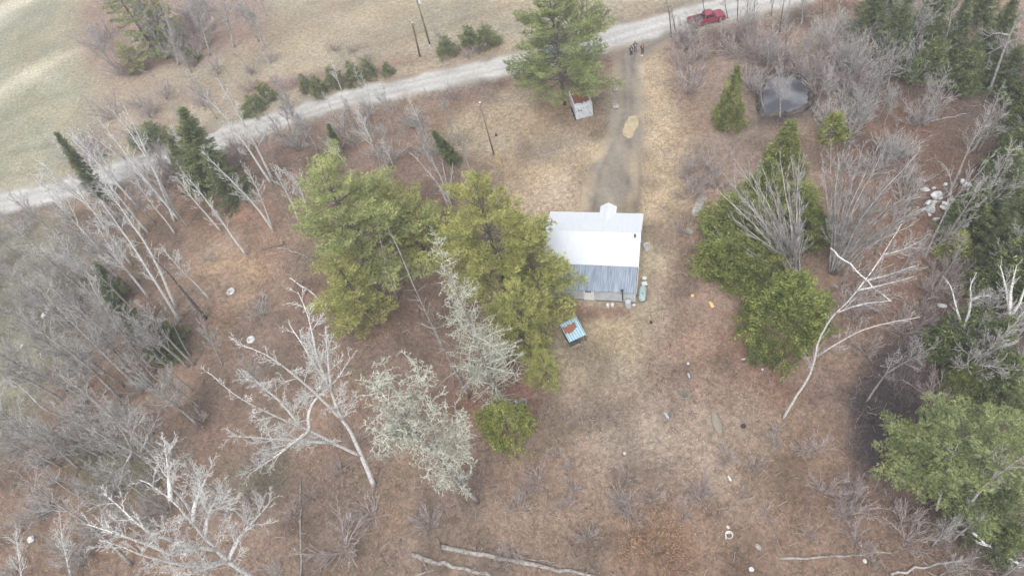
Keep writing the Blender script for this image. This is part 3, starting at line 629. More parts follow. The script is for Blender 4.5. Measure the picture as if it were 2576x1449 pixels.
# ------------------------------------------------------------------ coop
def coop():
    ct = (5.2, 41.05); rz = math.atan2(.35, 2.0)
    root = thing('chicken_coop', 'small coop with rusty pale blue metal roof and dark mesh sides', 'coop', (ct[0], ct[1], 0), rz)
    BL = plain('pale_blue_roofing', (.38, .55, .64), .45, .1, var=.08, scale=3); POST = DARKB; MESHM = noisy('dark_wire_mesh', (.05, .05, .05), (.12, .11, .11), 30, .8)
    m = MB(); hw, ya, yb, za, zb = 1.02, 1.18, -1.18, 1.75, 1.38
    def q(x0, x1, y0, y1, off, t):
        f = lambda y: za + (zb - za) * (ya - y) / (ya - yb)
        B_ = [(x0, y0, f(y0) + off), (x1, y0, f(y0) + off), (x1, y1, f(y1) + off), (x0, y1, f(y1) + off)]; T_ = [(a, b, c + t) for a, b, c in B_]
        return [*B_, *T_], [(0, 1, 2, 3), (7, 6, 5, 4), (0, 4, 5, 1), (1, 5, 6, 2), (2, 6, 7, 3), (3, 7, 4, 0)]
    V, Q = q(-hw, hw, ya, yb, 0, .05); m.add(V, None, Q); 
    rf = m.obj('roof', BL, root)
    r = MB()
    for i in range(7):
        x = -hw + .1 + i * .3; V, Q = q(x, x + .05, ya, yb, .052, .03); r.add(V, None, Q)
    r.obj('roof_rib', plain('dark_blue_seam', (.14, .21, .26)), rf)
    p = MB()
    for i in range(5):
        x = -hw + .05 + i * .3; V, Q = q(x, x + .29, .72 - (.12 if i % 2 else 0), -.28 + (.14 if i % 3 == 0 else 0) + (.3 if i == 4 else 0), .086, .006); p.add(V, None, Q)
    p.obj('rusty_patch', RUST, rf)
    for x in (-.92, .92):
        for y in (-1.05, 1.05): bbox('post', x - .05, x + .05, y - .05, y + .05, -.05, 1.36 if y < 0 else 1.68, POST, root)
    bbox('post', .2, .28, -1.08, -1.0, -.05, 1.36, POST, root)
    for y in (-1.05, 1.05): bbox('rail', -.87, .87, y - .03, y + .03, .03, .13, DEADW, root)
    m = MB()
    for k in range(22): x = -.86 + k * .05; m.box(x, x + .012, -1.05, -1.04, .13, 1.36)
    for k in range(18): z = .2 + k * .065; m.box(-.86, .2, -1.056, -1.0505, z, z + .01)
    m.obj('mesh_panel', MESHM, root)
    bbox('side_panel', -.94, -.90, -.99, .99, .05, 1.33, MESHM, root); bbox('back_panel', -.87, .87, 1.06, 1.09, .13, 1.6, MESHM, root)
    bbox('nest_box', -.8, -.1, .4, 1.0, .1, .7, DEADW, root, .01); bbox('perch', -.87, .87, .0, .05, .6, .65, DEADW, root)
    bbox('sill_board', -1.0, 1.0, -1.22, -1.12, 0, .05, DEADW, root)
coop()
g = G(1335, 896); t = thing('bench', 'weathered grey plank bench poking out from under the pine', 'bench', (g[0], g[1], 0), .0)
for k in range(3): bbox('seat_plank', -.85, .85, -.22 + k * .15, -.09 + k * .15, .42, .46, DEADW, t, .005)
for x in (-.7, .7): bbox('leg', x - .05, x + .05, -.2, .2, -.05, .415, DEADW, t)

# ------------------------------------------------------------------ box trailer under the roadside pine
def trailer():
    root = thing('box_trailer', 'white plank box trailer with needle covered roof parked under the roadside pine', 'trailer', (16.75, 78.1, 0), math.atan2(-.1, 2.5))
    PL = noisy('white_painted_planks', (.42, .44, .47), (.70, .72, .75), 3.2, .6, 7, stretch=(3, 3, .5)); NEED = noisy('fallen_needles', (.16, .06, .045), (.28, .12, .08), 7, .95, bump=.5)
    hw, y0, y1, z0, z1 = 1.25, -2.1, 1.7, .42, 2.25
    m = MB()
    for i in range(5): x = -hw + i * .5; m.box(x + .004, x + .496, y0, y0 + .04, z0 - .25, z1 - .02)
    m.obj('end_wall', PL, root)
    for x, s in ((-hw, 1), (hw, -1)):
        m = MB()
        for i in range(7): y = y0 + .045 + i * .535; m.box(min(x, x + s * .04), max(x, x + s * .04), y, y + .528, z0, z1 - .02)
        m.obj('side_wall', PL, root); bbox('roof_rail', min(x, x + s * .13) - .01, max(x, x + s * .13) + .01, y0 - .02, y1 + .02, z1 - .018, z1 + .12, PL, root, .01)
    bbox('end_wall', -hw + .05, hw - .05, y1 - .04, y1, z0, z1 - .02, PL, root)
    rf = bbox('roof', -hw + .14, hw - .14, y0 + .005, y1 - .005, z1 - .015, z1 + .03, PL, root)
    # drift of needles over the rear of the roof
    m = MB(); nx_, ny_ = 14, 18; xs = np.linspace(-hw + .15, hw - .15, nx_); ys = np.linspace(y0 + .75, y1 - .05, ny_); Xg, Yg = np.meshgrid(xs, ys, indexing='ij')
    Yg[:, 0] += (vnoise(xs * 1., xs * 0, .25, 5) - .5) * .9; Zg = z1 + .034 + .06 * vnoise(Xg, Yg, .4, 6) * (1 - np.abs(Xg) / hw * .7); id_ = np.arange(nx_ * ny_).reshape(nx_, ny_)
    m.add(np.stack([Xg, Yg, Zg], -1).reshape(-1, 3), None, np.stack([id_[:-1, :-1], id_[1:, :-1], id_[1:, 1:], id_[:-1, 1:]], -1).reshape(-1, 4)); m.obj('needle_drift', NEED, rf)
    bbox('chassis', -hw + .1, hw - .1, y0 + .2, y1, .34, .415, DARK, root)
    for x in (-hw - .12, hw + .12):
        for y in (-.9, .1):
            w = cyl('wheel', (x - .1, y, .33), (x + .1, y, .33), .33, RUBBER, root, 18, bev=.12); s = 1 if x > 0 else -1; cyl('rim', (x + s * .102, y, .33), (x + s * .115, y, .33), .17, GREYW, w, 12)
    cyl('wheel', (-hw - .22, y0 + .1, .25), (-hw - .06, y0 + .1, .25), .25, RUBBER, root, 16, bev=.1)
    # the dark lettering high on the planks, too worn to read: a letter-like stroke group
    m = MB(); zc = 1.66
    for (xa, za, xb, zb) in ((-.86, -.16, -.78, .18), (-.78, .18, -.70, -.16), (-.82, -.03, -.73, -.03), (-.62, -.16, -.62, .06), (-.62, .06, -.54, .04), (-.48, -.16, -.48, .06), (-.48, .06, -.40, .05), (-.40, .05, -.40, -.16), (-.40, .05, -.32, .05), (-.32, .05, -.32, -.16)):
        m.tube(np.array([(xa, y0 - .012, zc + za), (xb, y0 - .012, zc + zb)]), [.024, .024], 4)
    m.obj('worn_lettering', DARK, root)
    m = MB(); rs = np.random.RandomState(4)
    m.tube(np.array([(.6 + .5 * rs.rand(), y0 - .01, .5 + .06 * q) for q in range(9)]), [.016] * 9, 4)
    m.obj('stain', DEADW, root)
    cyl('tail_light', (-.05, y0 - .03, 1.98), (-.05, y0 - .002, 1.98), .05, DARK, root, 10)
    bbox('drawbar', -.05, .05, y1, y1 + 1.3, .35, .43, DARK, root)
trailer()

# ------------------------------------------------------------------ vehicles
def wheels(root, xs, hw, r=.38, w=.24):
    for x in xs:
        for s in (-1, 1):
            o = cyl('wheel', (x, s * (hw - w), r), (x, s * hw, r), r, RUBBER, root, 22, bev=.12); cyl('rim', (x, s * (hw + .002), r), (x, s * (hw + .02), r), r * .58, plain('alloy', (.45, .45, .46), .35, .8), o, 14)
def profile_body(name, prof, hw, mat, parent, bev=.05, inset=0.):
    bm = bmesh.new(); a = [bm.verts.new((x, -hw, z)) for x, z in prof]; b = [bm.verts.new((x, hw, z)) for x, z in prof]; n = len(prof)
    bm.faces.new(a[::-1]); bm.faces.new(b)
    for i in range(n): bm.faces.new((a[i], a[(i + 1) % n], b[(i + 1) % n], b[i]))
    if inset:
        zs = [z for _, z in prof]; zl, zh = min(zs), max(zs)
        for v in bm.verts: v.co.y *= 1 - inset * (v.co.z - zl) / (zh - zl)
    bmesh.ops.recalc_face_normals(bm, faces=bm.faces[:])
    if bev: bmesh.ops.bevel(bm, geom=bm.edges[:], offset=bev, segments=2, affect='EDGES', profile=.6)
    me = bpy.data.meshes.new(name); bm.to_mesh(me); bm.free(); me.materials.append(mat); return link(name, me, parent)
RED = noisy('red_car_paint', (.20, .025, .045), (.34, .06, .085), 1.2, .4, spec=.5)
def pickup():
    g0 = G(1731, 66); g1 = G(1818, 43); c = (g0 + g1) / 2; rz = math.atan2(g1[1] - g0[1], g1[0] - g0[0])
    root = thing('pickup_truck', 'red pickup truck with dark empty bed parked at the road edge', 'pickup truck', (c[0], c[1] - .3, 0), rz)
    profile_body('body', [(2.75, .45), (2.72, .95), (2.5, 1.08), (1.25, 1.16), (-.55, 1.16), (-.55, .42), (2.5, .38)], .96, RED, root, .06)
    cb = profile_body('cab', [(1.2, 1.14), (.62, 1.74), (-.38, 1.78), (-.55, 1.14)], .86, RED, root, .05, .16)
    prism('windscreen', [(1.26, -.70, 1.20), (1.26, .70, 1.20), (.74, .64, 1.72), (.74, -.64, 1.72)], (.02, 0, .015), GLASS, cb)
    prism('rear_window', [(-.575, -.6, 1.28), (-.575, .6, 1.28), (-.45, .56, 1.68), (-.45, -.56, 1.68)], (-.02, 0, 0), GLASS, cb)
    for s in (-1, 1):
        prism('side_window', [(1.0, s * .868, 1.20), (.62, s * .80, 1.62), (.2, s * .80, 1.64), (.2, s * .866, 1.20)], (0, s * .012, 0), GLASS, cb)
        prism('side_window', [(.12, s * .866, 1.20), (.12, s * .80, 1.64), (-.32, s * .80, 1.64), (-.42, s * .866, 1.20)], (0, s * .012, 0), GLASS, cb)
        bbox('bed_side', -2.7, -.56, s * .95 - .07, s * .95 + .03, .45, 1.16, RED, root, .02); bbox('mirror', 1.0, 1.12, s * 1.0 - (.0 if s > 0 else .18), s * 1.0 + (.18 if s > 0 else 0), 1.18, 1.36, DARK, root, .02)
        bbox('headlight', 2.69, 2.765, s * .72 - .17, s * .72 + .17, .72, .92, WHITEP, root, .02); bbox('tail_light', -2.78, -2.745, s * .88 - .07, s * .88 + .07, .75, 1.05, RUST, root, .01)
        bbox('door_seam', .15, .165, s * .962 - .006, s * .962 + .006, .5, 1.1, DARK, root)
    bbox('tailgate', -2.76, -2.70, -.92, .92, .55, 1.14, RED, root, .01)
    bbox('bed_liner', -2.69, -.58, -.87, .87, .5, .62, DARK, root); bbox('toolbox', -1.05, -.62, -.8, .8, .63, 1.0, plain('dark_box', (.07, .07, .075)), root, .02)
    bbox('bumper', 2.72, 2.88, -.92, .92, .42, .62, DARK, root, .03); bbox('bumper', -2.92, -2.77, -.9, .9, .45, .6, plain('chrome', (.5, .5, .5), .25, .9), root, .03); bbox('grille', 2.73, 2.775, -.5, .5, .66, .92, DARK, root, .01)
    wheels(root, (1.85, -1.75), .98)
pickup()
def car():
    g0 = G(1358, 152); g1 = G(1420, 141); c = (g0 + g1) / 2; rz = math.atan2(g1[1] - g0[1], g1[0] - g0[0]); GM = plain('grey_blue_car_paint', (.16, .19, .22), .3, spec=.6)
    root = thing('parked_car', 'dark grey car on the road, mostly hidden beneath the tall roadside pine', 'car', (c[0], c[1], 0), rz)
    profile_body('body', [(2.2, .4), (2.2, .8), (1.2, .98), (-2.1, 1.02), (-2.22, .8), (-2.2, .38)], .88, GM, root, .08)
    cb = profile_body('cab', [(1.1, .96), (.4, 1.5), (-1.4, 1.52), (-2.05, 1.0)], .8, GM, root, .06, .18)
    prism('windscreen', [(1.12, -.62, 1.02), (1.12, .62, 1.02), (.52, .56, 1.46), (.52, -.56, 1.46)], (.03, 0, .02), GLASS, cb); prism('rear_window', [(-2.05, -.6, 1.08), (-2.05, .6, 1.08), (-1.52, .54, 1.48), (-1.52, -.54, 1.48)], (-.03, 0, .02), GLASS, cb)
    for s in (-1, 1):
        prism('side_window', [(.85, s * .80, 1.04), (.35, s * .725, 1.42), (-1.3, s * .725, 1.44), (-1.7, s * .80, 1.06)], (0, s * .014, 0), GLASS, cb)
        bbox('headlight', 2.15, 2.225, s * .65 - .15, s * .65 + .15, .62, .76, WHITEP, root, .02); bbox('tail_light', -2.24, -2.17, s * .68 - .13, s * .68 + .13, .66, .84, RUST, root, .02)
    wheels(root, (1.38, -1.38), .9, .33, .22)
car()

# ------------------------------------------------------------------ people
def skin(name, pts, edges, rad, mat, parent, root_i=0, sub=1):
    me = bpy.data.meshes.new(name); me.from_pydata(pts, edges, []); o = bpy.data.objects.new(name, me); C.objects.link(o)
    o.modifiers.new('s', 'SKIN'); sv = me.skin_vertices[0].data
    for i, r in enumerate(rad): sv[i].radius = (r, r) if not isinstance(r, tuple) else r; sv[i].use_root = i == root_i
    mo = o.modifiers.new('u', 'SUBSURF'); mo.levels = sub; mo.render_levels = sub
    dg = bpy.context.evaluated_depsgraph_get(); me2 = bpy.data.meshes.new_from_object(o.evaluated_get(dg)); o.modifiers.clear(); o.data = me2; me2.name = name; bpy.data.meshes.remove(me)
    me2.materials.clear(); me2.materials.append(mat); me2.polygons.foreach_set('use_smooth', np.ones(len(me2.polygons), bool)); o.parent = parent; return o
SKINM = plain('skin', (.50, .30, .22), .6, var=.06)
def person(loc, rz, label, jc, tc, sc, hair, arms, shirt=None, hh=1.0, stance=.13):
    root = thing('person', label, 'person', (loc[0], loc[1], 0), rz); root.scale = (hh, hh, hh); st = stance
    J = {'pel': (0, 0, .95), 'wst': (0, .0, 1.1), 'ch': (0, .01, 1.32), 'nk': (0, -.0, 1.47), 'hd': (0, .02, 1.56), 'hd2': (0, .03, 1.68)}
    for s, k in ((-1, 'L'), (1, 'R')):
        J['hip' + k] = (s * .09, 0, .90); J['kn' + k] = (s * (st * .8), .03, .50); J['an' + k] = (s * st, 0, .09); J['toe' + k] = (s * st * 1.15, .16, .035)
        J['sh' + k] = (s * .18, 0, 1.41); J['el' + k] = tuple(np.array(arms[k][0]) * [s, 1, 1]); J['wr' + k] = tuple(np.array(arms[k][1]) * [s, 1, 1]); J['ha' + k] = tuple(np.array(arms[k][2]) * [s, 1, 1])
    R = dict(pel=.13, wst=.12, ch=.14, nk=.055, hd=.085, hd2=.08, hip=.085, kn=.055, an=.04, toe=.03, sh=.065, el=.042, wr=.028, ha=.032)
    nm = list(J); E = [('pel', 'wst'), ('wst', 'ch'), ('ch', 'nk'), ('nk', 'hd'), ('hd', 'hd2')]
    for k in 'LR': E += [('pel', 'hip' + k), ('hip' + k, 'kn' + k), ('kn' + k, 'an' + k), ('an' + k, 'toe' + k), ('ch', 'sh' + k), ('sh' + k, 'el' + k), ('el' + k, 'wr' + k), ('wr' + k, 'ha' + k)]
    def rad(n): return R.get(n) or R[n[:-1]]
    body = skin('body', [J[n] for n in nm], [(nm.index(a), nm.index(b)) for a, b in E], [rad(n) for n in nm], SKINM, root)
    # fingers and thumbs, nose and ears belong to the body mesh
    bm = bmesh.new(); bm.from_mesh(body.data); fm = MB()
    for k in 'LR':
        w, h_ = np.array(J['wr' + k]), np.array(J['ha' + k]); d = unit(h_ - w); s = unit(np.cross(d, [0, 1, .2])); up = np.cross(s, d)
        for q, l in enumerate((.07, .08, .075, .06)):
            p = h_ + s * (q - 1.5) * .02; fm.tube(np.array([p, p + d * l * .5, p + d * l * .8 + up * l * .35]), [.010, .009, .007], 6)
        p = w + d * .03 + s * .03; fm.tube(np.array([p, p + s * .03 + d * .02, p + s * .035 + d * .05]), [.012, .011, .008], 6)
    fm.tube(np.array([(0, .10, 1.62), (0, .125, 1.60)]), [.012, .016], 6)
    for s in (-1, 1): fm.tube(np.array([(s * .08, .02, 1.66), (s * .095, .015, 1.62), (s * .082, .02, 1.59)]), [.01, .014, .008], 6)
    tmp = fm.mesh('t', SKINM); bm.from_mesh(tmp); bm.to_mesh(body.data); bm.free(); bpy.data.meshes.remove(tmp)
    for s in (-1, 1): lump('eye', (s * .032, .108, 1.645), (.024, .014, .018), DARK, parent=root, rough=0, sub=1)
    cl = 'jacket'; n2 = ['wst2', 'wst', 'ch', 'nk', 'shL', 'elL', 'wrL', 'shR', 'elR', 'wrR']; J['wst2'] = (0, 0, .92)
    JW = {k: np.array(J[k]) for k in n2}
    for k in 'LR': JW['wr' + k] = JW['el' + k] * .12 + JW['wr' + k] * .88
    skin('jacket', [tuple(JW[n]) for n in n2], [(0, 1), (1, 2), (2, 3), (2, 4), (4, 5), (5, 6), (2, 7), (7, 8), (8, 9)], [.165, .155, .175, .075, .09, .065, .05, .09, .065, .05], plain('jacket_cloth', jc, .85), root, 2)
    if shirt: lump('shirt_front', (0, .155, 1.06), (.15, .08, .42), plain('pale_shirt', shirt, .8), parent=root, rough=.05, sink=0)
    n3 = ['pel', 'hipL', 'knL', 'anL', 'hipR', 'knR', 'anR']
    skin('trousers', [J[n] for n in n3], [(0, 1), (1, 2), (2, 3), (0, 4), (4, 5), (5, 6)], [.145, .105, .078, .065, .105, .078, .065], plain('trouser_cloth', tc, .9), root)
    for s, k in ((-1, 'L'), (1, 'R')): a = J['an' + k]; lump('shoe', (a[0] * 1.05, a[1] + .07, 0), (.11, .29, .13), plain('shoe_leather', sc, .7), parent=root, rough=.06, sink=0)
    lump('hair', (0, .005, 1.60), (.21, .22, .20), plain('hair', hair, .9), parent=root, rough=.08, sink=0)
    return root
DN = {k: [(.24, .0, 1.15), (.25, .08, .92), (.25, .11, .85)] for k in 'LR'}
HOLD = {k: [(.25, .02, 1.15), (.10, .24, 1.12), (.06, .30, 1.12)] for k in 'LR'}
UPA = {k: [(.34, .12, 1.34), (.16, .22, 1.55), (.10, .22, 1.62)] for k in 'LR'}
p = G(1588, 142); person(p, math.pi, 'person in a black jacket holding a controller, leftmost of three in the driveway', (.02, .022, .025), (.02, .02, .022), (.5, .5, .48), (.05, .04, .03), HOLD, (.34, .36, .38), 1.05)
p = G(1598, 132); person(p, math.pi - .1, 'person in grey jeans with both arms raised to the face, farthest of three', (.05, .03, .04), (.10, .12, .16), (.04, .04, .04), (.08, .05, .03), UPA, (.70, .66, .66), 1.05, .17)
p = G(1616, 136); person(p, math.pi + .15, 'person in a dark red jacket and brown trousers, rightmost of three in the driveway', (.16, .035, .05), (.06, .045, .04), (.05, .04, .03), (.18, .14, .12), DN, (.62, .55, .55), 1.04)
lump('paper_scrap', (*G(1615, 141)[:2], 0), (.4, .25, .08), WHITEP, 'pale scrap on the gravel at the feet of the person in dark red', 'scrap', seed=5)

# ------------------------------------------------------------------ utility poles
POLE = noisy('weathered_pole_wood', (.15, .115, .08), (.30, .24, .165), 3, .9, 6, stretch=(3, 3, .3))
def upole(b, t, label, cross=False, trans=False, base_col=None, w=1.):
    g0 = G(*b); h = max(fit_h(g0, t[0], t[1], 5, 12), 8.5); tp = G(t[0], t[1], h) - g0; root = thing('utility_pole', label, 'utility pole', (g0[0], g0[1], 0))
    m = MB(); m.tube(np.array([[0, 0, -.3], tp * .5, tp]), [.17 * w, .145 * w, .12 * w], 12); m.obj('pole', POLE, root, True)
    cyl('pole_cap', tp, tp + np.array([0, 0, .06]), .15, WHITEP, root, 12)
    if trans:
        tr = cyl('transformer', tp * .9 + np.array([.35, 0, -.5]), tp * .9 + np.array([.35, 0, .6]), .27, plain('pale_transformer_paint', (.62, .64, .66)), root, 16); cyl('bushing', tp * .9 + np.array([.35, 0, .6]), tp * .9 + np.array([.35, 0, .8]), .05, WHITEP, tr, 8)
    for k in range(2): cyl('insulator', tp * (.93 - .06 * k) + np.array([-.22, 0, 0]), tp * (.93 - .06 * k) + np.array([-.1, 0, .02]), .06, DARK, root, 8)
    if base_col: cyl('base_marker', (0, 0, 0), (0, 0, .5), .2, base_col, root, 12)
    return root, g0 + tp
upole((1083, 118), (1045, -12), 'tallest utility pole with a white transformer at the field edge', trans=True, base_col=WHITEP)
upole((1056, 142), (1037, 58), 'shorter dark utility pole left of the pole with the transformer')
_, tp3 = upole((1243, 391), (1207, 259), 'lone slender utility pole on the lawn between road and pines', w=.65)
g0 = G(1263, 422); wy = thing('guy_wire', 'thin guy wire with a yellow guard beside the lone lawn pole', 'wire', (g0[0], g0[1], 0)); dv = np.array(tp3) - np.array([g0[0], g0[1], 0])
m = MB(); m.tube(np.array([dv * .27, dv * .97]), [.012, .012], 4); m.obj('wire', DEADW, wy); m = MB(); m.tube(np.array([dv * 0, dv * .27]), [.05, .05], 8); m.obj('yellow_guard', plain('yellow_plastic', (.62, .42, .05)), wy)

# ------------------------------------------------------------------ litter, stones and scraps
ROCK = noisy('pale_stone', (.30, .30, .31), (.66, .66, .66), 2.2, .9, 8, bump=.6, lo=.3, hi=.55); ROCKG = noisy('grey_stone', (.22, .21, .19), (.42, .40, .37), 3, .9, 8, bump=.5)
YEL = plain('yellow_plastic_sheet', (.70, .50, .20), .6); BLUEP = plain('blue_plastic', (.36, .42, .50), .5); TEAL = plain('teal_plastic', (.14, .24, .22), .5); DEBR = noisy('cardboard', (.5, .4, .3), (.7, .6, .5), 4)
BARKY = plain('bark_chunk', (.05, .04, .035), .9)
def zz(x, y): return ((2650 + x / 6.588) * .8587, (500 + y / 6.588) * .8587)
big = [(400, 380, 205, 75, 'long flat white stone at the upper left of the white stone heap'), (620, 510, 250, 175, 'largest round white stone at the top of the stone heap'), (490, 655, 240, 140, 'second large white stone, dark hollow on top, left side of the heap'),
       (600, 945, 170, 70, 'low white slab at the bottom left edge of the heap'), (1170, 760, 100, 140, 'bent white stone on the right side of the heap'), (1370, 318, 160, 36, 'narrow pale splinter of stone at the upper right, apart from the heap'),
       (1000, 930, 220, 150, 'broad pale grey stone in the middle right of the heap'), (1140, 1060, 140, 130, 'blocky white stone at the lower right of the heap'), (900, 1300, 160, 50, 'pale slab below the heap near the green bush'), (790, 670, 110, 150, 'upright white stone in the centre of the heap, left of the bare trunk')]
for i, (x, y, a, b, lb) in enumerate(big):
    gg = G(*zz(x, y)); k = .0082; lump('white_stone', (gg[0], gg[1], 0), (a * k * .62, b * k * .75, min(a, b) * k * .55), ROCK, lb, 'stone', 'stones of the white heap', seed=i, rough=.3, rz=-.3 + .1 * i)
for i, (x, y, s) in enumerate([(500, 780, 110), (390, 760, 40), (325, 770, 32), (470, 870, 50), (900, 620, 95), (960, 720, 60), (1120, 245, 80), (1205, 300, 85), (1050, 800, 60), (1110, 845, 60), (880, 890, 80), (960, 1010, 90), (1095, 990, 60), (800, 1020, 80), (730, 1120, 90), (860, 1110, 90), (930, 1125, 60), (660, 1185, 80), (785, 285, 50), (375, 210, 30), (560, 360, 45), (850, 760, 90), (730, 740, 70), (1030, 700, 40), (1430, 485, 26), (1320, 790, 30), (800, 950, 70), (1200, 1010, 55)]):
    gg = G(*zz(x, y)); k = .0125; lump('white_stone', (gg[0], gg[1], .05), (s * k * .62, s * k * .8, s * k * .5), ROCK, 'small white stone scattered among the big ones of the heap', 'stone', 'stones of the white heap', seed=i + 20, rough=.32, rz=i)
def L_(u, v, sx, sy, sz, mat, name, label, cat, rz=0, rough=.2, group=None):
    gg = G(u, v); return lump(name, (gg[0], gg[1], 0), (sx, sy, sz), mat, label, cat, group, seed=int(u) % 97, rough=rough, rz=rz)
L_(1756, 528, 1.3, 3.0, .5, ROCKG, 'boulder', 'long pale boulder flush with the ground between driveway and big cedar', 'boulder', -.5, .25)
L_(1770, 500, .7, .9, .35, ROCKG, 'boulder', 'small pale boulder at the upper end of the long one', 'boulder', .4)
L_(1734, 583, .8, 1.0, .3, ROCKG, 'boulder', 'small pale boulder below the long flush one', 'boulder', 0)
L_(1548, 270, .9, 1.3, .55, ROCKG, 'boulder', 'grey boulder on the lawn edge right of the box trailer', 'boulder', .3); L_(1548, 228, .8, .7, .5, ROCKG, 'boulder', 'grey boulder beside the driveway under the right edge of the roadside pine', 'boulder')
L_(1803, 1064, .85, 2.5, .3, plain('earthy_stone', (.25, .22, .18), .9), 'stone_slab', 'long flat grey stone slab half sunk in the brown clearing', 'stone slab', -.12, .05); L_(1870, 1072, .5, .5, .25, BARKY, 'stump', 'dark stump right of the grey stone slab', 'stump', 0, .3)
L_(1742, 745, .35, .4, .3, YEL, 'yellow_scrap', 'small yellow scrap near the big cedar, left one', 'scrap'); L_(1790, 768, .40, .85, .4, YEL, 'yellow_bag', 'larger yellow and white bag near the big cedar', 'bag', .2)
L_(1638, 812, .35, .45, .3, BARKY, 'stump', 'small black stump on the grass south east of the house', 'stump'); L_(1248, 342, .35, .45, .4, BARKY, 'stump', 'dark stump right of the lone lawn pole', 'stump')
L_(1299, 1012, .35, .55, .35, WHITEP, 'white_bag', 'white bag left of the grey tub beside the bright green bush', 'bag', .3, .12)
open_tub('tub', 'round grey tub right of the white bag beside the bright green bush', 'tub', (*G(1317, 1016)[:2], 0), .42, .45, plain('grey_tub', (.30, .33, .34)))
L_(1336, 1042, .3, .35, .2, plain('faded_red', (.5, .2, .17)), 'red_scrap', 'faded red scrap below the grey tub', 'scrap')
L_(1571, 1141, .3, .32, .25, WHITEP, 'white_scrap', 'small white scrap in the middle of the lower clearing', 'scrap', 0, .1); L_(1620, 1042, .22, .24, .2, WHITEP, 'white_scrap', 'tiny white scrap left of the blue bottle', 'scrap')
L_(1677, 1046, .3, .8, .25, BLUEP, 'blue_bottle', 'pale blue plastic bottle lying in the clearing', 'bottle', .2, .06); L_(1733, 945, .25, .6, .2, BLUEP, 'blue_scrap', 'blue grey scrap above the teal ring', 'scrap')
def ring(u, v, r, mat, label, name='hoop', rt=.05):
    gg = G(u, v); an = np.linspace(0, 2 * math.pi, 25); m = MB(); m.tube(np.stack([r * np.cos(an), r * np.sin(an), an * 0 + .05], 1), [rt] * 25, 6, False); o = m.obj(name, mat); o.location = (gg[0], gg[1], 0); return put(o, label, name.replace('_', ' '))
ring(1723, 995, .36, TEAL, 'teal ring of hose lying below the blue grey scrap', 'hoop', .05)
open_tub('tub', 'white rimmed round pot lying open at the lower right clearing', 'tub', (*G(1833, 1346)[:2], 0), .33, .3, WHITEP, tilt=.1)
L_(1826, 1350, .14, .45, .12, WHITEP, 'white_stick', 'short white stick left of the white rimmed pot', 'stick', -.4, .05); L_(1831, 1326, .3, .35, .25, plain('pinkish', (.65, .5, .48)), 'pink_scrap', 'pale pink scrap above the white rimmed pot', 'scrap')
L_(1907, 1376, .45, .55, .35, ROCKG, 'pale_bag', 'grey white bag in the brush lower right of the pot', 'bag', .3); L_(1890, 1432, .4, .45, .3, WHITEP, 'white_bag', 'white bag at the bottom edge below the grey white one', 'bag', .8)
L_(2175, 1411, .3, .35, .25, WHITEP, 'white_scrap', 'white scrap near the bottom edge right of the thin log', 'scrap'); L_(2197, 1409, .5, .3, .2, ROCKG, 'grey_scrap', 'greyish scrap just right of the bottom edge white scrap', 'scrap', .5); L_(2164, 1369, .25, .4, .2, plain('pale_pink', (.68, .58, .56)), 'pink_scrap', 'small pale scrap in the brush above the two bottom edge scraps', 'scrap')
L_(1835, 1203, .25, .7, .2, WHITEP, 'white_scrap', 'slim white scrap upright in the grass below the stone slab', 'scrap', .1, .08)
def tyre(u, v, label, r=.42):
    gg = G(u, v); t = thing('tyre', label, 'tyre', (gg[0], gg[1], 0)); an = np.linspace(0, 2 * math.pi, 25); m = MB(); m.tube(np.stack([r * np.cos(an), r * np.sin(an), an * 0 + .13], 1), [.17] * 25, 8, False); m.obj('tread', ROCK, t, True); cyl('hub', (0, 0, .02), (0, 0, .12), r * .62, ROCK, t, 16)
tyre(582, 735, 'round white tyre lying on the tan leaves left of the pines'); tyre(632, 856, 'round greyish white tyre half hidden by twigs above the big white birch', .38)
for k, (u, v, sx, sy, lb) in enumerate([(126, 772, .8, 1.5, 'larger white block on the left, upper of the pair'), (114, 793, .7, 1.1, 'white block on the left, lower of the pair'), (96, 812, .4, .5, 'little white chunk below the pair of white blocks on the left'), (197, 906, .7, .4, 'white chunk right of the dark hedge at the left'), (58, 873, .4, .8, 'slim white chunk near the left edge'), (205, 905, .3, .3, 'tiny white chip touching the white chunk at the left'), (80, 1357, .8, .7, 'pale bleached lump in the lower left corner brush')]):
    L_(u, v, sx, sy, .45, ROCK, 'white_block', lb, 'block', -.4, .22)
L_(2369, 770, .9, .5, .3, ROCK, 'pale_stone', 'pale flat stone right of the leaning birch, left of the forked birch', 'stone', -.6); L_(2398, 765, 1.2, .2, .15, ROCK, 'pale_splinter', 'pale splinter just right of the flat stone by the forked birch', 'splinter', -.6); L_(2337, 752, .35, .25, .2, ROCK, 'pale_stone', 'tiny pale stone left of the flat one', 'stone')
L_(1900, 862, .25, .25, .2, WHITEP, 'white_scrap', 'white dot below the left foot of the big cedar', 'scrap'); L_(1871, 904, .5, .2, .15, DEBR, 'scrap_wood', 'pale scrap of wood at the lower left of the front cedar', 'wood scrap'); L_(1918, 930, .25, .25, .2, WHITEP, 'white_scrap', 'white dot under the lower edge of the front cedar', 'scrap')
L_(1731, 915, .3, .3, .2, plain('dull_white', (.55, .52, .5)), 'pale_scrap', 'dull pale scrap among leaves above the blue grey scrap', 'scrap')
